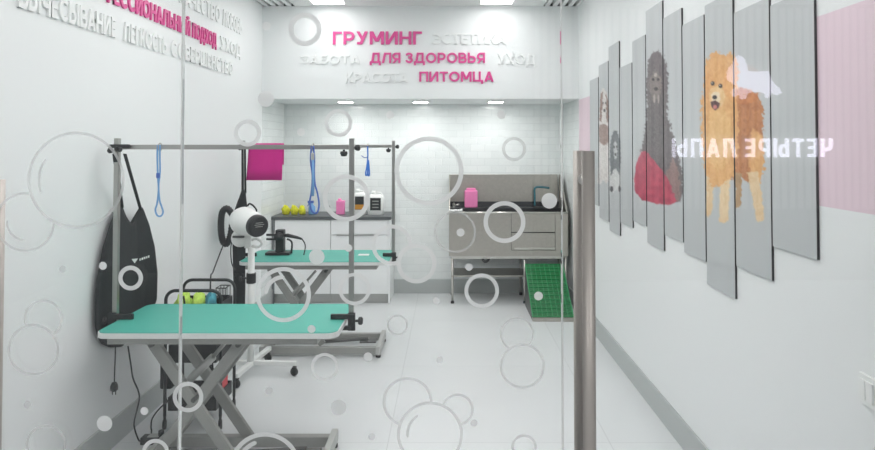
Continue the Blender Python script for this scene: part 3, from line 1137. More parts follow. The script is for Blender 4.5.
def canister(px0, px1, ytop, Y, label, lab2):
    pa, pb = at(px0, 200, Y), at(px1, 200, Y)
    xc, wdt = (pa.x + pb.x) / 2, (pb.x - pa.x)
    h = at(px0, ytop, Y).z - zc
    t = thing('canister', (xc, Y, zc), label, 'canister', 'white canisters on the worktop')
    d = wdt * 0.7
    m = MB()
    rows = []
    for z, s in ((0.0, 0.94), (0.006, 1.0), (h * 0.72, 1.0), (h * 0.82, 0.9), (h * 0.86, 0.6)):
        rows.append([(xc + (a) * s, Y + d * 0.0 + (b_) * s, zc + 0.0005 + z) for a, b_ in rrect(-wdt / 2, wdt / 2, -d / 2, d / 2, 0.02, 3)])
    vs_ = m.grid(rows, closed=True)
    m._f(vs_[0][::-1])
    m._f(vs_[-1])
    m.build('body', WHITEP, t)
    MB().lathe([(0.0, h * 0.86), (0.022, h * 0.86), (0.022, h), (0, h)], (xc - wdt * 0.15, Y, zc), n=16).build('cap', WHITEP, t)
    hd = MB()
    hd.tube(arc((xc + wdt * 0.12, Y, zc + h * 0.84), wdt * 0.26, 0, math.pi, 8, (1, 0, 0), (0, 0, 0.55)), 0.008, 8).build('handle', WHITEP, t)
    lw_ = wdt * 0.68
    MB().box(xc - lw_ / 2, xc + lw_ / 2, Y - d / 2 - 0.0015, Y - d / 2 - 0.0002, zc + h * 0.20, zc + h * 0.72).build('label', LABELB, t)
    if lab2 is not None:
        MB().box(xc - lw_ / 2, xc + lw_ / 2, Y - d / 2 - 0.0022, Y - d / 2 - 0.0016, zc + h * 0.21, zc + h * 0.40).build('label_band', lab2, t)
    else:
        for k in range(3):
            zz = zc + h * (0.30 + 0.13 * k)
            MB().box(xc - lw_ * 0.3, xc + lw_ * 0.3, Y - d / 2 - 0.0022, Y - d / 2 - 0.0016, zz, zz + h * 0.045).build('label_band', GREYMET, t)


canister(353.5, 366.5, 189, 6.72, 'white canister with black and amber label on the worktop', LABELO)
canister(368.3, 383.8, 191, 6.70, 'wider white canister with plain black label at the worktop right end', None)
# pink box
pa, pb = at(336.5, 198.5, 6.72), at(344.8, 213, 6.72)
t = thing('pink_bottle', ((pa.x + pb.x) / 2, 6.72, zc), 'small pink bottle on the dark worktop left of the canisters', 'bottle')
MB().box(pa.x, pb.x, 6.69, 6.75, zc + 0.0005, pa.z - 0.02, 0.008).build('body', PINKP, t)
MB().lathe([(0, 0), (0.018, 0), (0.018, 0.02), (0, 0.02)], ((pa.x + pb.x) / 2 - 0.01, 6.72, pa.z - 0.021), n=14).build('cap', PINKP, t)
pa = at(329, 206, 6.8)
m = MB().lathe([(0, 0), (0.012, 0), (0.014, 0.04), (0.010, 0.075), (0.004, 0.085), (0, 0.085)], (pa.x, 6.8, zc + 0.0005), n=14)
tag(m.build('small_bottle', GREYMET_D), 'tiny dark bottle left of the pink bottle on the worktop', 'bottle')


def lump(name, c, rx, ry, rz, m, seed, label, cat, group=None, flat=True, parent=None):
    b_ = MB()
    rng = random.Random(seed)
    N, M = 9, 18
    ph = [rng.uniform(0, 6.28) for _ in range(6)]
    rows = []
    for i in range(N + 1):
        th = math.pi * i / N
        r = []
        for j in range(M):
            a = 2 * math.pi * j / M
            q = 1 + 0.05 * math.sin(9 * a + 4 * th) + 0.16 * math.sin(3 * a + ph[0] + 2 * th) + 0.10 * math.sin(5 * a + ph[1] - 3 * th) + 0.08 * math.sin(7 * th + ph[2] + 2 * a)
            z = math.cos(th) * rz * q
            r.append((c[0] + rx * math.sin(th) * math.cos(a) * q, c[1] + ry * math.sin(th) * math.sin(a) * q, max(c[2] + z, c[2] - rz * 0.8)))
        rows.append(r)
    b_.grid(rows, closed=True)
    bmesh.ops.remove_doubles(b_.bm, verts=list(b_.bm.verts), dist=1e-5)
    o = b_.build(name, m, parent)
    if label:
        tag(o, label, cat, group)
    return o


for k, (px, rx, lab) in enumerate(((285.8, 0.040, 'yellow sponge leftmost on the worktop'), (294.4, 0.039, 'yellow sponge between two others on the worktop'), (302.2, 0.034, 'yellow sponge nearest the blue brush on the worktop'))):
    p = at(px, 210, 6.68)
    lump('sponge', (p.x, 6.68, zc + 0.041), rx, 0.045, 0.05, YELLOW, 11 + k, lab, 'sponge', 'yellow sponges on the worktop')
p = at(312, 210, 6.72)
t = thing('spray_bottle', (p.x, 6.72, zc), 'blue spray bottle behind the hanging blue rope on the worktop', 'bottle')
MB().lathe([(0, 0), (0.034, 0), (0.037, 0.01), (0.037, 0.075), (0.016, 0.10), (0.013, 0.115), (0, 0.115)], (p.x, 6.72, zc + 0.0005), n=18).build('body', BLUE_L, t)
MB().box(p.x - 0.045, p.x + 0.018, 6.709, 6.731, zc + 0.116, zc + 0.142, 0.004).bar((p.x - 0.03, 6.72, zc + 0.118), (p.x - 0.045, 6.72, zc + 0.085), 0.010, 0.010).build('trigger', BLUE_D, t)

# --- steel washing tub
tx0, tx1 = cx_at(449), cx_at(567.6)
zr = at(500, 212.6, YC).z
zp = at(500, 256, YC).z
zsp = at(500, 174.5, 6.96).z
t = thing('washing_tub', ((tx0 + tx1) / 2, YC + 0.22, 0), 'stainless steel dog washing tub with tall splashback and drop door', 'washing tub')
Yk = 6.975
MB().box(tx0, tx1 - 0.03, Yk - 0.02, Yk, zp, zsp, 0.002).build('splashback', STEEL, t)
m = MB()
m.prism([(YC, zp), (Yk - 0.021, zp), (Yk - 0.021, zsp), (Yk - 0.06, zsp), (YC, zr)], tx1 - 0.018, tx1, 'X')
m.build('side_panel', STEEL, t)
m = MB()
m.prism([(YC, zp), (Yk - 0.021, zp), (Yk - 0.021, zsp), (Yk - 0.03, zsp), (YC + 0.02, zr), (YC, zr)], tx0, tx0 + 0.012, 'X')
m.build('side_panel', STEEL, t)
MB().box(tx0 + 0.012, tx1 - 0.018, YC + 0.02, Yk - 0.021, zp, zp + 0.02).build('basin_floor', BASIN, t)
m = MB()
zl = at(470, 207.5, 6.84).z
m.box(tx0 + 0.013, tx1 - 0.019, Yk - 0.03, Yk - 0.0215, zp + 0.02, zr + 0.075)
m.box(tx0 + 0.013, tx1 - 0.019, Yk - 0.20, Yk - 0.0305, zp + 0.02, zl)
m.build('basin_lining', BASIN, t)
dx0, dx1 = cx_at(511), cx_at(555)
zdt, zdb = zr - 0.004, at(500, 250, YC).z
m = MB()
m.box(tx0 + 0.012, dx0, YC, YC + 0.015, zp, zr, 0.001)
m.box(dx1, tx1 - 0.018, YC, YC + 0.015, zp, zr, 0.001)
m.box(dx0, dx1, YC, YC + 0.015, zp, zdb - 0.004)
m.build('front_panel', STEEL, t)
zs1 = at(500, 232.5, YC).z
d = MB().box(dx0 + 0.004, dx1 - 0.004, YC + 0.001, YC + 0.014, zs1 + 0.005, zdt, 0.001).box(dx0 + 0.004, dx1 - 0.004, YC + 0.001, YC + 0.014, zdb, zs1 - 0.005, 0.001).build('drop_door', STEEL, t)
MB().box(dx0 + 0.05, dx1 - 0.02, YC + 0.0145, YC + 0.018, zdb - 0.003, zdt).build('door_backing', DARKGAP, d)
MB().box(dx0 + 0.03, dx1 - 0.005, YC - 0.016, YC - 0.0005, zdb + 0.004, zdb + 0.026, 0.004).build('door_lip', STEEL_L, d)
MB().tube([(tx0 - 0.001, YC - 0.004, zr), (tx1, YC - 0.004, zr)], 0.009, 8).build('front_rim', STEEL_L, t)
MB().box(tx0 + 0.02, tx1 - 0.04, YC + 0.01, YC + 0.045, zp - 0.03, zp - 0.0005, 0.002).build('front_rail', STEEL_L, t)
for lx in (tx0 + 0.035, tx0 + 0.77, tx1 - 0.02):
    for ly in (YC + 0.03, Yk - 0.06):
        lg = MB().tube([(lx, ly, 0.03), (lx, ly, zp - 0.0005)], 0.013, 10).build('leg', STEEL_L, t)
        MB().lathe([(0, 0.001), (0.018, 0.001), (0.018, 0.018), (0.010, 0.03), (0, 0.03)], (lx, ly, 0), n=12).build('foot', BLACK, lg)
zsh = at(480, 277, YC).z
MB().box(tx0 + 0.02, tx0 + 0.79, YC + 0.015, Yk - 0.04, zsh - 0.001, zsh + 0.012, 0.002).build('undershelf', STEEL, t)
p = at(483, 262, 6.7)
MB().tube(smooth_path([(p.x, 6.7, zp - 0.001), (p.x, 6.7, zp - 0.07), (p.x + 0.03, 6.7, zp - 0.09), (p.x + 0.06, 6.7, zp - 0.06), (p.x + 0.06, 6.9, zp - 0.06)]), 0.014, 10).build('drain_pipe', GREYMET_D, t)
p = at(454, 204, 6.62)
MB().tube([(p.x, Yk - 0.03, zr + 0.05), (p.x, 6.62, zr + 0.045)], 0.014, 10).tube([(p.x - 0.008, 6.64, zr + 0.055), (p.x + 0.05, 6.60, zr + 0.075)], 0.010, 8).build('mixer_tap', CHROME, t)
# shower head on the rim
m = MB().tube([(tx0 + 0.004, YC + 0.01, zr + 0.0205), (tx0 + 0.10, YC + 0.01, zr + 0.0205)], 0.011, 10).lathe([(0, 0), (0.012, 0), (0.02, 0.03), (0.02, 0.036), (0, 0.036)], (tx0 + 0.10, YC + 0.01, zr + 0.0205), axis=(1, 0, 0), n=14)
m.build('shower_head', WHITEP, t)
pa, pb = at(464.5, 188, 6.84), at(477.5, 208, 6.84)
t = thing('shampoo_bottle', ((pa.x + pb.x) / 2, 6.84, zl), 'pink square bottle standing on the back ledge of the steel washing tub', 'bottle')
MB().box(pa.x, pb.x, 6.80, 6.88, zl + 0.0005, pa.z - 0.025, 0.012).build('body', PINKP, t)
MB().box(pa.x + 0.02, pb.x - 0.02, 6.815, 6.865, pa.z - 0.0248, pa.z, 0.006).build('cap', PINKP, t)
# teal hose drooping over the splashback
pa = at(534.5, 189, 6.93)
m = MB().tube(smooth_path([(pa.x + 0.16, 6.935, pa.z + 0.01), (pa.x + 0.08, 6.93, pa.z + 0.02), (pa.x + 0.005, 6.92, pa.z + 0.01), (pa.x, 6.91, pa.z - 0.08), (pa.x, 6.905, zl + 0.014)]), 0.011, 8)
tag(m.build('shower_hose', TEALH), 'thin teal hose hanging inside the steel washing tub', 'hose')

# --- green ramp
rb0, rb1 = at(532.3, 318.5, 5.90), at(575, 318.5, 5.90)
rt0 = at(523.5, 264, 6.47)
zt_, zb_ = rt0.z, 0.03
x0, x1 = rb0.x, rb1.x - 0.01
t = thing('ramp', ((x0 + x1) / 2, 5.9, 0), 'sloping green plastic grid ramp in front of the steel washing tub', 'ramp')
Yr0, Yr1 = 5.90, 6.47
sl = Vector((0, Yr1 - Yr0, zt_ - zb_)).normalized()
nr = Vector((0, -sl.z, sl.y))
L = math.hypot(Yr1 - Yr0, zt_ - zb_)
m = MB()
A = Vector((0, Yr0, zb_))


def rp(x, s, h):
    q = A + sl * s + nr * h
    return (x, q.y, q.z)


def rbox(m, xa_, xb_, s0, s1, h0, h1):
    v = [m.bm.verts.new(rp(x, s, h)) for x in (xa_, xb_) for s in (s0, s1) for h in (h0, h1)]
    for f in ((0, 1, 3, 2), (4, 6, 7, 5), (0, 4, 5, 1), (2, 3, 7, 6), (0, 2, 6, 4), (1, 5, 7, 3)):
        m._f([v[i] for i in f])


rbox(m, x0, x1, 0, L, -0.012, 0)
fr = MB()
fr.prism([(Yr0 - 0.0, 0.001), (Yr1, 0.001), (Yr1, zt_ - 0.035), (Yr0, 0.004)], x0 + 0.001, x0 + 0.013, 'X')
fr.prism([(Yr0 - 0.0, 0.001), (Yr1, 0.001), (Yr1, zt_ - 0.035), (Yr0, 0.004)], x1 - 0.013, x1 - 0.001, 'X')
fr.build('side_plate', GREYMET_D, t)
m.build('tread_board', GREEN, t)
m = MB()
nx, ns = 8, 13
for k in range(nx + 1):
    xx = x0 + 0.004 + (x1 - x0 - 0.008) * k / nx
    wd = 0.004 if k % 4 else 0.007
    rbox(m, xx - wd / 2 - 0.001, xx + wd / 2 + 0.001, 0.002, L - 0.002, 0.0002, 0.008)
for k in range(ns + 1):
    ss = 0.006 + (L - 0.012) * k / ns
    wd = 0.004 if k % 4 else 0.006
    rbox(m, x0 + 0.001, x1 - 0.001, ss - wd / 2, ss + wd / 2, 0.0004, 0.0072)
m.build('grip_grid', GREEN_L, t)
MB().box(x0 - 0.002, x1 + 0.002, Yr0 - 0.03, Yr0 - 0.004, 0.001, 0.034, 0.003).build('front_lip', STEEL, t)


# ------------------------------------------------------------------ grooming tables
ZT = 0.72
TW, TD = 1.155, 0.56


def table(cx, cy, label):
    t = thing('grooming_table', (cx, cy, 0), label, 'grooming table', 'mint topped grooming tables')
    x0, x1, y0, y1 = cx - TW / 2, cx + TW / 2, cy - TD / 2, cy + TD / 2
    MB().prism(rrect(x0, x1, y0, y1, 0.055), ZT - 0.026, ZT - 0.002, 'Z').build('edge_trim', TRIM, t)
    MB().prism(rrect(x0 + 0.006, x1 - 0.006, y0 + 0.006, y1 - 0.006, 0.05), ZT - 0.002, ZT + 0.002, 'Z').build('rubber_top', MINT, t)
    m = MB()
    m.box(x0 + 0.05, x1 - 0.10, y0 + 0.03, y0 + 0.07, ZT - 0.062, ZT - 0.0265, 0.003)
    m.box(x0 + 0.05, x1 - 0.10, y1 - 0.10, y1 - 0.06, ZT - 0.062, ZT - 0.0265, 0.003)
    for xx in (x0 + 0.05, x1 - 0.14):
        m.box(xx, xx + 0.04, y0 + 0.0702, y1 - 0.1002, ZT - 0.062, ZT - 0.0265)
    m.build('under_frame', GREYMET, t)
    # scissor lift: two crossed pairs
    top, bot = ZT - 0.07, 0.055
    for ya in (cy - 0.135, cy + 0.115):
        MB().bar((cx - 0.37, ya, top), (cx + 0.045, ya, bot), 0.026, 0.055, (0, 1, 0), 0.004).build('scissor_arm', GREYMET, t)
        MB().bar((cx + 0.085, ya + 0.030, top), (cx - 0.36, ya + 0.030, bot), 0.026, 0.055, (0, 1, 0), 0.004).build('scissor_arm', GREYMET, t)
    m = MB()
    for zx, zz in ((cx - 0.145, 0.362), (cx - 0.355, top - 0.02), (cx + 0.07, top - 0.02)):
        m.tube([(zx, cy - 0.17, zz), (zx, cy + 0.17, zz)], 0.012, 10)
    m.build('pivot_rod', GREYMET_D, t)
    MB().tube([(cx - 0.25, cy, 0.38), (cx - 0.11, cy, 0.52)], 0.020, 12).tube([(cx - 0.115, cy, 0.515), (cx - 0.04, cy, 0.60)], 0.010, 10).build('gas_spring', GREYMET_L, t)
    # floor frame
    fx0, fx1, fy0, fy1 = cx - 0.37, cx + 0.475, cy - 0.27, cy + 0.125
    for yy in (fy0, fy1 - 0.045):
        MB().box(fx0, fx1, yy, yy + 0.045, 0.018, 0.072, 0.004).build('base_rail', GREYMET, t)
    for xx in (fx0 - 0.034, fx1 + 0.0005):
        MB().box(xx, xx + 0.034, fy0 - 0.03, fy1 + 0.03, 0.022, 0.086, 0.005).build('end_rail', GREYMET_L, t)
        for yy in (fy0, fy1):
            MB().lathe([(0, 0.001), (0.02, 0.001), (0.02, 0.016), (0.012, 0.0215), (0, 0.0215)], (xx + 0.017, yy, 0), n=14).build('foot', BLACK, t)
    MB().tube([(cx - 0.02, cy - 0.05, 0.045), (fx1 - 0.09, cy - 0.05, 0.075)], 0.013, 8).box(fx1 - 0.15, fx1 - 0.02, cy - 0.09, cy - 0.01, 0.05, 0.062, 0.004).build('foot_pedal', GREYMET_D, t)
    return t


T1 = (-1.105, 3.325)
T2 = (-1.03, 5.165)
table(*T1, 'mint green scissor-lift grooming table nearest the glass')
table(*T2, 'mint green scissor-lift grooming table farther back beside the worktop')


def frame(tx, ty, xl_, xr_, yb, label, barz, endknobs):
    """H-shaped tether frame clamped to both ends of a table"""
    yp = ty - 0.02
    t = thing('tether_gantry', ((xl_ + xr_) / 2, yp, ZT), label, 'grooming bar', 'tether bars clamped to the tables')
    zt = barz + 0.045
    for x, s in ((xl_, -1), (xr_, 1)):
        MB().box(x - 0.0125, x + 0.0125, yp - 0.0125, yp + 0.0125, ZT - 0.06, zt, 0.002).build('post', CHROME, t)
        # table clamp
        m = MB()
        xi = tx + s * TW / 2
        m.box(min(x - s * 0.014, x + s * 0.024), max(x - s * 0.014, x + s * 0.024), yp - 0.030, yp - 0.014, ZT - 0.055, ZT + 0.035, 0.004)
        a_, b_ = xi - s * 0.075, x + s * 0.024
        m.box(min(a_, b_), max(a_, b_), yp - 0.034, yp - 0.0135, ZT + 0.0035, ZT + 0.030, 0.004)
        m.box(min(xi - s * 0.03, x), max(xi - s * 0.03, x), yp - 0.034, yp - 0.0135, ZT - 0.052, ZT - 0.030, 0.004)
        c = m.build('clamp', BLACK, t)
        MB().tube([(x + s * 0.0245, yp - 0.022, ZT - 0.006), (x + s * 0.040, yp - 0.022, ZT - 0.006)], 0.007, 8).lathe([(0, 0), (0.017, 0.0), (0.02, 0.006), (0.02, 0.016), (0.014, 0.022), (0, 0.022)], (x + s * 0.040, yp - 0.022, ZT - 0.006), axis=(s, 0, 0), n=14).build('clamp_knob', BLACK, c)
    MB().box(xl_ + 0.014, xr_ - 0.014, yp - 0.011, yp + 0.011, barz - 0.012, barz + 0.012, 0.002).build('crossbar', CHROME, t)
    for x, s in ((xl_, -1), (xr_, 1)):
        m = MB()
        if s < 0:
            m.box(x - 0.028, x + 0.075, yp - 0.034, yp - 0.0135, barz - 0.006, barz + 0.014, 0.005)
            m.lathe([(0, 0), (0.012, 0), (0.016, 0.01), (0.010, 0.022), (0, 0.024)], (x - 0.01, yp - 0.035, barz - 0.012), axis=(-0.4, -0.6, -0.5), n=12)
            m.lathe([(0, 0), (0.010, 0), (0.013, 0.01), (0.008, 0.02), (0, 0.022)], (x + 0.03, yp - 0.035, barz - 0.005), axis=(0.3, -0.5, -1), n=12)
        else:
            m.lathe([(0, 0), (0.010, 0), (0.016, 0.012), (0.016, 0.022), (0, 0.026)], (x + 0.02, yp - 0.015, barz - 0.005), axis=(1, -0.6, 0.1), n=14)
            m.tube([(x - 0.04, yp - 0.006, barz - 0.013), (x - 0.04, yp - 0.006, barz - 0.022)], 0.006, 8)
            m.lathe([(0, 0), (0.018, 0.002), (0.020, 0.012), (0.014, 0.026), (0, 0.028)], (x - 0.04, yp - 0.006, barz - 0.021), axis=(0, 0, -1), n=14)
        m.build('corner_clamp', BLACK, t)
    return yp


B1 = at(250, 147, T1[1]).z
B2 = at(380, 146.2, T2[1]).z
y1p = frame(*T1, at(118.6, 220, T1[1]).x, at(352.2, 220, T1[1]).x, 0, 'steel two-post tether bar clamped to the nearer mint table', B1, True)
y2p = frame(*T2, at(243.6, 220, T2[1]).x, at(393.6, 220, T2[1]).x, 0, 'steel two-post tether bar clamped to the farther mint table', B2, True)

# pink towel folded over the farther bar
xa_, xb_ = at(249.5, 150, y2p).x, at(283.5, 150, y2p).x
m = MB()
N = 22
prof = []
hgt = (at(260, 147, y2p).z - at(260, 181, y2p).z)
drop = [(-1, hgt), (-1, hgt * 0.66), (-1, hgt * 0.33), (-1, 0.02), (-0.9, -0.010), (0, -0.0175), (0.9, -0.010), (1, 0.02), (1, hgt * 0.3), (1, hgt * 0.55)]
rows_o, rows_i = [], []
for j in range(N + 1):
    u = j / N
    ro, ri = [], []
    for s, dz in drop:
        wob = 0.006 * math.sin(u * 9 + dz * 8) * (dz / hgt if dz > 0 else 0)
        flare = 1 + 0.05 * max(0, dz) / hgt
        X = (xa_ + xb_) / 2 + (u - 0.5) * (xb_ - xa_) * flare - 0.012 * max(0, dz) / hgt
        off = 0.0155
        ro.append((X, y2p + s * (off + 0.006) + (wob if s < 0 else -wob), B2 - dz + 0.0005 + (0.006 if dz < 0.01 else 0)))
        ri.append((X, y2p + s * off + (wob if s < 0 else -wob), B2 - dz + 0.0005))
    rows_o.append(ro)
    rows_i.append(ri)
rows = [o_ + i_[::-1] for o_, i_ in zip(rows_o, rows_i)]
v = m.grid(rows, closed=True)
m._f(v[0])
m._f(v[-1][::-1])
tag(m.build('towel', TOWEL), 'magenta towel hung over the farther steel crossbar', 'towel')


# tether loops
def loop(name, pts, r, m, label, group, clip=None):
    t = thing(name, pts[0], label, 'leash', group)
    MB().tube(smooth_path(pts, 5), r, 7).build('rope', m, t)
    return t


yy = y1p - 0.016
P = lambda x, y, Y=yy: at(x, y, Y)
t = loop('tether_leash', [P(157.6, 145), P(157.4, 160), P(157.9, 176), P(158.6, 190), P(157.2, 203), P(155.4, 210), P(157.4, 215.5), P(161, 216), P(163, 212), P(161.4, 206), P(159.6, 200), P(158.6, 186), P(160.0, 172), P(159.8, 158), P(159.8, 145)], 0.0046, BLUE_L,
         'light blue rope tether with a loop at the left end of the nearer crossbar', 'blue tethers on the crossbars')
MB().box(P(158.4, 176).x - 0.009, P(158.4, 176).x + 0.009, yy - 0.008, yy + 0.008, P(158, 178).z, P(158, 173).z, 0.003).build('slider', BLUE_D, t)
MB().tube(arc((P(158.7, 147).x, y1p, B1), 0.02, 0, 2 * math.pi, 16, (0, 1, 0), (0, 0, 1))[:-1], 0.003, 6, closed=True).build('hanger', CHROME, t)
t = loop('tether_leash', [P(311.6, 146), P(310.6, 160), P(312.4, 176), P(311.4, 192), P(309.8, 202), P(311.8, 211), P(316.8, 213), P(319, 205), P(317.4, 193), P(315.0, 184), P(314.2, 172), P(314.4, 158), P(313.4, 146)], 0.0046, BLUE_D,
         'long blue tether hanging in front of the blue spray bottle', 'blue tethers on the crossbars')
MB().tube([P(313.2, 158), P(313.4, 178), P(312.6, 196)], 0.008, 8).build('webbing', BLUE_L, t)
MB().box(P(312.8, 150).x - 0.009, P(312.8, 150).x + 0.009, yy - 0.008, yy + 0.008, P(312, 160).z, P(312, 153).z, 0.003).build('slider', GREYMET_L, t)
MB().tube(arc((P(312.5, 147).x, y1p, B1), 0.02, 0, 2 * math.pi, 16, (0, 1, 0), (0, 0, 1))[:-1], 0.003, 6, closed=True).build('hanger', CHROME, t)
Y3 = y2p - 0.016
Q = lambda x, y: at(x, y, Y3)
t = loop('tether_leash', [Q(367.6, 146), Q(367.8, 156), Q(367.2, 164), Q(365.6, 174), Q(367.2, 174.6), Q(368.2, 166), Q(368.4, 160), Q(369.4, 174.4), Q(367.8, 174.0), Q(368.0, 160)], 0.006, BLUE_S,
         'short bright blue tether at the right end of the farther crossbar', 'blue tethers on the crossbars')
MB().tube(smooth_path([Q(367.8, 157), Q(364.6, 157.6), Q(361.4, 155.6)]), 0.003, 6).build('cord_end', BLUE_D, t)
MB().tube(arc((Q(367.7, 147).x, y2p, B2), 0.02, 0, 2 * math.pi, 16, (0, 1, 0), (0, 0, 1))[:-1], 0.003, 6, closed=True).build('hanger', CHROME, t)

# ------------------------------------------------------------------ black hanging bag on the nearer frame
PLAN = [(-1.772, 3.20), (-1.770, 3.34), (-1.768, 3.48), (-1.76, 3.60), (-1.735, 3.672), (-1.69, 3.705), (-1.62, 3.725), (-1.56, 3.735)]
pl_px = [CX + F * a / b_ for a, b_ in PLAN]


def plan_at(px):
    px = min(max(px, pl_px[0]), pl_px[-1])
    for i in range(len(PLAN) - 1):
        if pl_px[i] <= px <= pl_px[i + 1]:
            s = (px - pl_px[i]) / (pl_px[i + 1] - pl_px[i])
            a, b_ = Vector((*PLAN[i], 0)), Vector((*PLAN[i + 1], 0))
            d = (b_ - a).normalized()
            return a.lerp(b_, s), Vector((d.y, -d.x, 0))
    return Vector((*PLAN[-1], 0)), Vector((0, -1, 0))


def interp(tab, v):
    for (a, x0_), (b_, x1_) in zip(tab, tab[1:]):
        if a <= v <= b_:
            return x0_ + (x1_ - x0_) * (v - a) / (b_ - a)
    return tab[-1][1]


t = thing('hanging_bag', (-1.72, 3.4, 0.5), 'long black cloth bag hanging by straps left of the nearer mint table', 'bag', 'black hanging bags')
LFT = [(0, 118), (0.12, 111.5), (0.3, 104), (0.5, 99.2), (0.7, 97.2), (0.85, 97), (0.95, 99.5), (1, 104)]
RGT = [(0, 143.5), (0.12, 150), (0.3, 156), (0.5, 159), (0.7, 158.6), (0.85, 152), (0.95, 142), (1, 134)]
TOPY = [(0, 206), (0.12, 205.5), (0.48, 223.5), (0.56, 223), (0.9, 207), (1, 208)]
BOTY = [(0, 344), (0.3, 347.5), (0.6, 347), (1, 338)]
nu, nv_ = 26, 30
front, back = [], []
for j in range(nv_ + 1):
    vv = j / nv_
    fr_, bk = [], []
    for i in range(nu + 1):
        u = i / nu
        px = interp(LFT, vv) + (interp(RGT, vv) - interp(LFT, vv)) * u
        py = interp(TOPY, u) + (interp(BOTY, u) - interp(TOPY, u)) * vv
        c, nn = plan_at(px)
        th = 0.019 * (max(0.0, 4 * u * (1 - u)) ** 0.5) * (0.35 + 0.65 * min(1, vv * 3)) * (1 if vv < 0.93 else (1 - vv) / 0.07 * 0.8 + 0.2) + 0.002
        z = at(px, py, c.y).z
        fold = 0.004 * math.sin(u * 14 + vv * 5)
        fr_.append(Vector((c.x, c.y, z)) + nn * (th + fold * min(1, 3 * min(u, 1 - u))))
        bk.append(Vector((c.x, c.y, z)) - nn * min(th, 0.017))
    front.append(fr_)
    back.append(bk)
m = MB()
rows = [f_ + b_[::-1] for f_, b_ in zip(front, back)]
v = m.grid(rows, closed=True)
n_ = nu + 1
for vr in (v[0], v[-1]):
    for i in range(nu):
        m._f([vr[i], vr[i + 1], vr[2 * n_ - 2 - i], vr[2 * n_ - 1 - i]])
bag = m.build('bag_body', CLOTHB, t)
ap = Vector((at(119.5, 150, y1p).x, y1p - 0.02, at(121, 154, y1p).z))
ap2 = ap + Vector((0.03, 0, 0))


def strap(p0, p1, w_, th, nm, par, mm=CLOTHB, sag=0.0):
    MB().bar(p0, p1, w_, th, (1, 0, 0), 0.0).build(nm, mm, par)


sl_, sr_ = front[0][3].copy(), front[0][nu - 3].copy()
strap(ap + Vector((-0.006, -0.016, 0.0)), sl_ + Vector((0, 0, -0.01)), 0.022, 0.005, 'strap', t)
strap(ap2 + Vector((0.008, -0.0, 0)), sr_ + Vector((0, 0, -0.01)), 0.016, 0.005, 'strap', t)
# printed mark: white triangle and a line of script
def bagpt(px, py, lift=0.003):
    best = None
    for fr_ in front:
        for q in fr_:
            x_, y_ = px_of(q.x, q.y, q.z)
            d_ = (x_ - px) ** 2 + (y_ - py) ** 2
            if best is None or d_ < best[0]:
                best = (d_, q)
    q = best[1]
    c, nn = plan_at(px)
    pp = at(px, py, q.y)
    e = nn * lift
    return Vector((pp.x, pp.y, pp.z)) + e


m = MB()
m._f([m.bm.verts.new(bagpt(*q_)) for q_ in ((131, 259), (137.6, 258.4), (134.2, 263.4))])
for k in range(5):
    xx = 139 + k * 2.2
    yy_ = 259.6 - k * 0.75
    m._f([m.bm.verts.new(bagpt(*q_)) for q_ in ((xx, yy_ - 1.1), (xx + 1.5, yy_ - 1.5), (xx + 1.5, yy_ + 0.9), (xx, yy_ + 1.2))])
m.build('printed_mark', EMBLEM, bag)
# power cord with plug dangling from the bag
p0 = at(115.4, 346, 3.36)
cordp = [(p0.x, 3.36, p0.z), at(115.2, 358, 3.36), at(114.6, 372, 3.36), at(114.4, 382, 3.36)]
MB().tube(smooth_path(cordp), 0.0035, 7).build('power_cord', BLACK, t)
pq = at(114.2, 384, 3.36)
MB().lathe([(0, 0.01), (0.012, 0.008), (0.019, -0.01), (0.019, -0.03), (0.010, -0.038), (0, -0.038)], pq, n=14).tube([pq + Vector((-0.008, 0, -0.036)), pq + Vector((-0.008, 0, -0.055))], 0.003, 6).tube([pq + Vector((0.008, 0, -0.036)), pq + Vector((0.008, 0, -0.055))], 0.003, 6).build('plug', BLACK, t)

# ------------------------------------------------------------------ second hanging bag and hose at the farther frame
yb2 = y2p - 0.085
t = thing('hanging_bag', (at(240, 250, yb2).x, yb2, 0.7), 'narrow black cloth bag hanging behind the white stand dryer', 'bag', 'black hanging bags')
LF = [(190, 241.6), (203, 236.8), (214, 232.8), (226, 232.0), (245, 232.2), (270, 232.8), (290, 233.5), (318, 234.5)]
RG = [(190, 245.0), (203, 246.6), (214, 248.0), (226, 248.0), (245, 245.4), (270, 245.2), (290, 245.2), (318, 244.5)]
rows = []
for y_ in list(range(190, 318, 5)) + [318]:
    a_, b_ = interp(LF, y_), interp(RG, y_)
    pa, pb = at(a_, y_, yb2 + 0.02), at(b_, y_, yb2 + 0.02)
    rx = (pb.x - pa.x) / 2
    row = []
    for k in range(18):
        an = 2 * math.pi * k / 18
        row.append(((pa.x + pb.x) / 2 + rx * math.cos(an), yb2 + 0.025 + min(0.026, rx) * math.sin(an) * (1 + 0.12 * math.sin(3 * an + y_ * 0.1)), pa.z))
    rows.append(row)
m = MB()
v = m.grid(rows, closed=True)
m._f(v[0])
m._f(v[-1][::-1])
m.build('bag_body', CLOTHB, t)
pt = at(243.4, 192, yb2 + 0.02)
hk = Vector((at(244.6, 147, y2p).x, yb2 + 0.03, B2 + 0.02))
strap(hk, (pt.x - 0.006, yb2 + 0.025, pt.z - 0.01), 0.014, 0.006, 'strap', t)
strap(hk + Vector((0.02, 0.0, 0)), (pt.x + 0.014, yb2 + 0.03, pt.z - 0.01), 0.014, 0.006, 'strap', t)
MB().tube(smooth_path([at(q[0], q[1], yb2 - 0.01) for q in ((247.5, 206), (249.5, 203.8), (253, 205.5), (256.5, 210), (255, 211.8), (251, 209.6), (248, 208))]), 0.007, 8).build('carry_loop', CLOTHB, t)

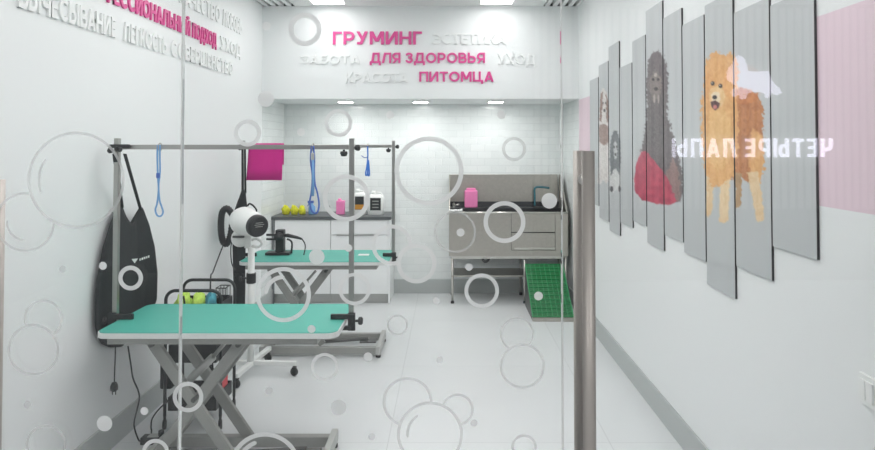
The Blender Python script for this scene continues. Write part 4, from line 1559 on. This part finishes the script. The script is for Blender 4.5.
hp = [at(q[0], q[1], 4.92 + q[2]) for q in ((236, 222, 0.0), (232, 214, -0.02), (227, 208.5, -0.04), (222.5, 212, -0.05), (221, 222, -0.05), (221.4, 234, -0.05), (223.4, 242, -0.04), (227, 243.5, -0.03), (230.4, 236, -0.02), (232.4, 224, 0.0), (234, 214, 0.02))]
sp_ = smooth_path(hp, 8)
m = MB().tube(sp_, [0.0245 + (0.0025 if i % 2 else -0.0022) for i in range(len(sp_))], 12)
bh = tag(m.build('blower_hose', BLACK), 'black corrugated hose looped beside the rear black bag', 'hose')
pz = at(224, 242, yb2 - 0.05)
m = MB().tube(smooth_path([at(224, 243.5, 4.86), at(219, 256, 4.78), at(213, 272, 4.5), at(210.5, 280, 4.25), at(211, 330, 4.2), at(213, 372, 4.25), (at(214, 395, 4.2).x, 4.2, 0.006), (at(224, 398, 4.1).x, 4.1, 0.006)], 8), 0.005, 7)
m.build('blower_cord', BLACK, bh)

# ------------------------------------------------------------------ white stand dryer
YD = 4.5
dx = at(251, 300, YD).x
t = thing('stand_dryer', (dx, YD, 0), 'white stand dryer with black round nozzle on wheeled cross base', 'dryer')
zpole = at(251, 247, YD).z
MB().tube([(dx, YD, 0.085), (dx, YD, zpole)], 0.0235, 14).build('pole', WHITEP, t)
zk = at(251, 278, YD).z
c = MB().lathe([(0.0238, -0.035), (0.031, -0.035), (0.033, -0.03), (0.033, 0.03), (0.031, 0.036), (0.0238, 0.036)], (dx, YD, zk), n=16).build('height_collar', BLACK, t)
MB().tube([(dx - 0.034, YD - 0.005, zk), (dx - 0.06, YD - 0.02, zk)], 0.008, 8).lathe([(0, 0), (0.016, 0.0), (0.018, 0.012), (0, 0.016)], (dx - 0.06, YD - 0.02, zk), axis=(-1, -0.5, 0), n=12).build('collar_knob', BLACK, c)
MB().bar((dx - 0.30, YD + 0.02, 0.092), (dx + 0.32, YD - 0.0, 0.088), 0.035, 0.030, (0, 1, 0), 0.006).build('base_leg', WHITEP, t)
MB().bar((dx + 0.045, YD + 0.31, 0.096), (dx - 0.025, YD - 0.245, 0.086), 0.036, 0.030, (1, 0, 0), 0.006).build('base_leg', WHITEP, t)
for ex, ey in ((dx - 0.285, YD + 0.02), (dx + 0.305, YD), (dx + 0.04, YD + 0.29), (dx - 0.024, YD - 0.225)):
    m = MB().lathe([(0, -0.011), (0.026, -0.011), (0.029, -0.006), (0.029, 0.006), (0.026, 0.011), (0, 0.011)], (ex, ey, 0.030), axis=(0.5, 1, 0), n=16)
    m.tube([(ex, ey, 0.05), (ex, ey, 0.076)], 0.010, 8).box(ex - 0.014, ex + 0.014, ey - 0.018, ey + 0.018, 0.052, 0.063, 0.003)
    m.build('caster', BLACK, t)
# head: motor ball, barrel, lower yoke
hc = at(244.5, 221.0, YD - 0.04)
nz_ = at(258.2, 226.2, YD - 0.16)
ax = (nz_ - hc).normalized()
Ln = (nz_ - hc).length
hd = MB().lathe([(0, -0.105), (0.045, -0.098), (0.078, -0.07), (0.096, -0.025), (0.098, 0.01), (0.090, 0.05), (0.078, Ln - 0.035), (0.070, Ln - 0.03)], hc, axis=ax, n=28).build('housing', WHITEP, t)
MB().lathe([(0.066, Ln - 0.06), (0.074, Ln - 0.045), (0.076, Ln - 0.005), (0.070, Ln + 0.012), (0.060, Ln + 0.016), (0.030, Ln + 0.006), (0.0, Ln + 0.004)], hc, axis=ax, n=28).build('nozzle', BLACK, t)
a_ = ax.orthogonal().normalized()
# grille slots on the nozzle face
zz = Vector((0, 0, 1)) - ax * ax.z
zz.normalize()
xx_ = ax.cross(zz)
m = MB()
for k in (-1, 0, 1):
    cc = hc + ax * (Ln + 0.013) + zz * (0.012 + 0.013 * k)
    m.bar(cc - xx_ * (0.035 - abs(k) * 0.008), cc + xx_ * (0.035 - abs(k) * 0.008), 0.003, 0.004, tuple(ax))
m.build('nozzle_grille', GREYMET, t)
# triangular warning mark on the housing
m = MB()
for q in (((237.6, 215.2), (243.2, 217.4), (239.2, 221.4)),):
    vv = []
    for (x_, y_) in q:
        dirv = (at(x_, y_, 4.0) - Vector((0, 0, H))).normalized()
        # intersect with the motor ball
        oc = Vector((0, 0, H)) - hc
        bq = oc.dot(dirv)
        cq = oc.dot(oc) - 0.1015 ** 2
        dq = bq * bq - cq
        s = -bq - math.sqrt(max(dq, 0))
        vv.append(Vector((0, 0, H)) + dirv * s)
    m._f([m.bm.verts.new(q_) for q_ in vv])
m.build('triangle_mark', GREYMET, hd)
lc = at(240.5, 238.0, YD + 0.03)
MB().lathe([(0, -0.062), (0.035, -0.055), (0.058, -0.028), (0.064, 0.0), (0.058, 0.028), (0.035, 0.055), (0, 0.062)], lc, axis=(0.4, -1, 0.1), n=22).build('motor', WHITEP, t)
MB().bar(at(248, 248, YD + 0.0), at(248.5, 231, YD + 0.0), 0.045, 0.03, (1, 0, 0), 0.006).build('yoke', WHITEP, t)
MB().box(lc.x - 0.03, lc.x + 0.05, lc.y - 0.082, lc.y - 0.064, lc.z + 0.012, lc.z + 0.026, 0.003).build('switch', GREYMET_D, t)
pp = at(247, 240, YD - 0.03)
MB().tube(smooth_path([at(252, 240, YD - 0.05), at(257, 239, YD - 0.06), at(262, 243, YD - 0.06), at(258, 247, YD - 0.05), at(252, 246, YD - 0.04)]), 0.010, 8).build('air_tube', WHITEP, t)
MB().tube(smooth_path([at(234.5, 237, YD + 0.04), at(231, 246, YD + 0.06), at(231.5, 262, YD + 0.06), at(235, 270, YD + 0.05)]), 0.004, 6).build('dryer_cord', BLACK, t)

# ------------------------------------------------------------------ black clamp-on clipper holder on the farther table
YH = 5.22
z0 = ZT + 0.0025
t = thing('clipper_holder', (at(280, 248, YH).x, YH, z0), 'black clipper holder with long handle standing on the farther mint table', 'clipper holder')
xc = at(280.5, 240, YH).x
MB().box(xc - 0.11, xc + 0.085, YH - 0.06, YH + 0.06, z0, z0 + 0.022, 0.006).build('base', BLACK, t)
MB().box(xc - 0.035, xc + 0.033, YH - 0.035, YH + 0.035, z0 + 0.0225, at(280, 229.5, YH).z, 0.008).lathe([(0, -0.02), (0.034, -0.02), (0.034, 0.02), (0, 0.02)], (xc, YH - 0.05, at(280, 236, YH).z), axis=(0, 1, 0), n=18).build('upright', BLACK, t)
for y_ in (234.8, 239.2):
    q = at(266.5, y_, YH)
    MB().tube([(q.x, YH, q.z), (xc - 0.0352, YH, q.z)], 0.009, 10).build('arm', BLACK, t)
q0, q1, q2 = at(285, 235.4, YH), at(297, 237.4, YH), at(302, 239, YH)
MB().tube([(xc + 0.0335, YH, q0.z), q0 + Vector((0.02, 0, 0)), q1, q2], [0.012, 0.016, 0.012, 0.008], 12).build('clipper', BLACK, t)
MB().tube(smooth_path([q2, at(304.5, 243, YH), at(305.3, 247.5, YH - 0.02), (at(305.5, 250, YH).x, YH - 0.06, z0 + 0.006)]), 0.005, 7).build('clipper_cord', BLACK, t)
MB().tube(smooth_path([at(287, 239, YH - 0.02), at(290.5, 240.5, YH - 0.02), at(292, 244, YH - 0.02), (at(292, 247, YH).x, YH - 0.02, z0 + 0.012)]), 0.008, 8).build('hook', BLACK, t)
p = at(364, 254.5, T2[1] + 0.02)
m = MB().box(p.x - 0.045, p.x + 0.04, p.y - 0.035, p.y + 0.035, ZT + 0.0025, ZT + 0.007, 0.0015)
tag(m.build('paper_slip', WHITEP), 'small white slip lying on the farther mint table', 'paper')

# ------------------------------------------------------------------ black trolley behind the nearer table
X0, X1 = -1.61, -1.295
Yf, Yk2 = 3.66, 3.95
zh = at(195, 290.6, Yf).z
t = thing('trolley', ((X0 + X1) / 2, (Yf + Yk2) / 2, 0), 'black wheeled tool trolley with tube handles behind the nearer mint table', 'trolley')
for yy_ in (Yf, Yk2):
    R = 0.055
    sh = 0.0 if yy_ == Yf else -0.02
    pts = [(X0 + sh, yy_, 0.075), (X0 + sh, yy_, zh - R)] + arc((X0 + sh + R, yy_, zh - R), R, math.pi, math.pi / 2, 7, (1, 0, 0), (0, 0, 1)) + arc((X1 + sh - R, yy_, zh - R), R, math.pi / 2, 0, 7, (1, 0, 0), (0, 0, 1)) + [(X1 + sh, yy_, 0.075)]
    MB().tube(pts, 0.0095, 10).build('handle_tube', BLACK2, t)
    for xx in (X0 + sh, X1 + sh):
        m = MB().lathe([(0, -0.010), (0.024, -0.010), (0.027, -0.005), (0.027, 0.005), (0.024, 0.010), (0, 0.010)], (xx, yy_, 0.028), axis=(1, 0.3, 0), n=16)
        m.tube([(xx, yy_, 0.045), (xx, yy_, 0.0748)], 0.008, 8)
        m.build('caster', BLACK, t)


def tray(z, d, nm):
    m = MB()
    a, b_, c_, e_ = X0 + 0.012, X1 - 0.03, Yf + 0.012, Yk2 - 0.012
    m.box(a, b_, c_, e_, z, z + 0.008)
    m.box(a, b_, c_, c_ + 0.006, z + 0.008, z + d).box(a, b_, e_ - 0.006, e_, z + 0.008, z + d)
    m.box(a, a + 0.006, c_ + 0.006, e_ - 0.006, z + 0.008, z + d).box(b_ - 0.006, b_, c_ + 0.006, e_ - 0.006, z + 0.008, z + d)
    m.build(nm, BLACK, t)


tray(0.10, 0.075, 'tray')
tray(0.37, 0.10, 'tray')
tray(0.62, 0.07, 'tray')
zt3 = 0.6285
for k, (xx, yq, rx, ry, rz, mm, lab) in enumerate((
        (-1.553, 3.77, 0.040, 0.07, 0.064, LIME, 'lime green cloth bundle at the left of the trolley top'),
        (-1.466, 3.78, 0.036, 0.07, 0.062, LIME, 'lime green cloth bundle in the middle of the trolley top'))):
    lump('cloth_bundle', (xx, yq, zt3 + rz * 0.8), rx, ry, rz, mm, 31 + k, lab, 'cloth', 'cloth bundles on the trolley')
lump('cloth_bundle', (-1.396, 3.77, zt3 + 0.05), 0.026, 0.06, 0.06, TEAL, 40, 'teal cloth bundle at the right of the trolley top', 'cloth', 'cloth bundles on the trolley')
m = MB().bar((-1.510, 3.70, zt3 + 0.005), (-1.522, 3.69, zt3 + 0.115), 0.012, 0.006)
tag(m.build('comb', BLACK), 'black comb standing between the lime green bundles', 'comb')
# wire basket at the right end of the trolley
t2_ = thing('wire_basket', (-1.345, 3.88, 0.629), 'small black wire basket at the right end of the trolley top', 'basket')
bx0, bx1, by0, by1 = -1.392, -1.335, 3.845, 3.925
zb0, zb1 = 0.633, 0.755
for z in (zb0, (zb0 + zb1) / 2, zb1):
    MB().tube([(bx0, by0, z), (bx1, by0, z), (bx1, by1, z), (bx0, by1, z)], 0.003, 6, closed=True).build('wire_ring', BLACK, t2_)
m = MB()
for k in range(4):
    xx = bx0 + (bx1 - bx0) * k / 3
    m.tube([(xx, by0, zb1), (xx, by0, zb0), (xx, by1, zb0), (xx, by1, zb1)], 0.0022, 5)
m.build('wire_mesh', BLACK, t2_)
# dryer body and bottle on the middle tray, red box on the bottom tray
t3 = thing('hand_dryer', (-1.50, 3.79, 0.379), 'black rounded hand blower lying on the middle trolley tray', 'dryer')
MB().lathe([(0, -0.10), (0.04, -0.10), (0.07, -0.07), (0.075, 0.0), (0.07, 0.07), (0.045, 0.10), (0, 0.10)], (-1.50, 3.80, 0.379 + 0.076), axis=(1, 0.1, 0), n=20).build('housing', BLACK, t3)
MB().tube(smooth_path([(-1.53, 3.80, 0.535), (-1.50, 3.80, 0.575), (-1.45, 3.80, 0.575), (-1.42, 3.80, 0.535)]), 0.011, 8).build('carry_handle', BLACK, t3)
p = at(229, 391, 3.84)
m = MB().box(-1.375, -1.335, 3.80, 3.90, 0.1085, 0.245, 0.006)
tag(m.build('red_box', RED), 'coral red box in the bottom trolley tray', 'box')

# black adapter on the wall side and power strip with cords
t4 = thing('power_strip', (at(154, 434, 3.5).x, 3.5, 0), 'dark power strip on the floor under the nearer mint table', 'power strip')
pa, pb = at(143, 437, 3.50), at(166, 437, 3.50)
MB().box(pa.x, pb.x, 3.465, 3.52, 0.001, 0.04, 0.005).build('body', BLACK, t4)
MB().box(pa.x + 0.035, pb.x - 0.03, 3.472, 3.513, 0.0402, 0.044, 0.001).build('socket_face', GREYMET_L, t4)
for xx in (pb.x - 0.022,):
    MB().lathe([(0, 0), (0.016, 0), (0.014, 0.03), (0, 0.034)], (xx, 3.49, 0.0402), n=12).build('plug', BLACK, t4)
m = MB().tube(smooth_path([at(128, 346, 3.42), at(130.5, 362, 3.42), at(133, 378, 3.44), at(138, 390, 3.46), at(139.4, 398, 3.47), at(137, 410, 3.48), at(134.2, 422, 3.49), at(135, 430, 3.50), (at(139, 436, 3.5).x, 3.50, 0.012), (pa.x - 0.004, 3.495, 0.018)], 8), 0.0042, 7)
m.build('power_cord', BLACK, t4)
m = MB().tube(smooth_path([at(166.5, 352, 3.62), at(163.5, 372, 3.60), at(166, 398, 3.58), at(168, 401, 3.56), at(160, 408, 3.55), at(152.5, 418, 3.54), at(151, 426, 3.535), at(151.5, 431, 3.53), (at(151, 436, 3.53).x, 3.527, 0.02)], 8), 0.0042, 7)
m.build('power_cord', BLACK, t4)
p0, p1 = at(160.5, 359, 3.70), at(173, 389, 3.70)
m = MB().box(p0.x, p1.x - 0.006, 3.69, 3.76, p1.z, p0.z, 0.012).box(p0.x + 0.012, p1.x - 0.02, 3.675, 3.6895, p1.z + 0.02, p0.z - 0.03, 0.005)
m.bar((p1.x - 0.02, 3.725, p0.z - 0.001), (p1.x - 0.02, 3.725, p0.z + 0.04), 0.02, 0.012)
tag(m.build('side_pouch', CLOTHB), 'small black pouch hooked on the left side of the trolley', 'pouch')

# ------------------------------------------------------------------ across the passage: slatted wall with the lit sign seen mirrored in the glass
YV = 7.6
YS = 2 * YG - YV
b = MB().box(1.0, 6.4, YS - 0.10, YS - 0.06, 0.0, 3.3)
x = 1.03
while x < 6.35:
    b.box(x, x + 0.05, YS - 0.059, YS - 0.03, 0.85, 3.25, mi=1)
    x += 0.095
struct(b.build('wall_passage', [SLATB, SLATM]))


def vm(x, y):
    p = at(x, y, YV)
    return Vector((p.x, YS, p.z))


pa, pb, pc = vm(832.5, 157.2), vm(672.5, 157.2), vm(832.5, 138.4)
word('ЧЕТЫРЕ ЛАПЫ', (pa.x, YS - 0.02, pa.z), (-1, 0, 0), pa.x - pb.x, pc.z - pa.z, SIGN_E, 'lit white sign lettering ЧЕТЫРЕ ЛАПЫ seen mirrored in the glass', None, depth=0.03, normal=(0, 1, 0), gap=0.30, name='shop_sign', cat='sign')
t = thing('sign_emblem', vm(745, 85), 'lit white dog emblem on a reddish disc seen mirrored in the glass', 'sign')
c = vm(744, 84)
MB().lathe([(0, 0), (0.24, 0), (0.24, 0.012), (0, 0.012)], (c.x, YS - 0.029, c.z), axis=(0, 1, 0), n=40).build('emblem_disc', SIGN_R, t)
DOG = [(727, 72), (730, 66), (733, 64), (735, 58), (739, 55), (744, 58), (747, 65), (748, 71), (756, 71.5), (768, 71), (770, 75), (772, 81), (779, 88), (782, 93), (777, 95), (771, 93), (769, 98), (766, 98), (765, 93), (757, 91.5), (748, 93), (746, 99), (741, 99), (739, 95), (733, 97), (731, 92), (736, 86), (732, 83), (727, 79)]
MB().prism([((vm(*q).x), vm(*q).z) for q in DOG], YS - 0.0165, YS + 0.003, 'Y').build('dog_silhouette', SIGN_D, t)
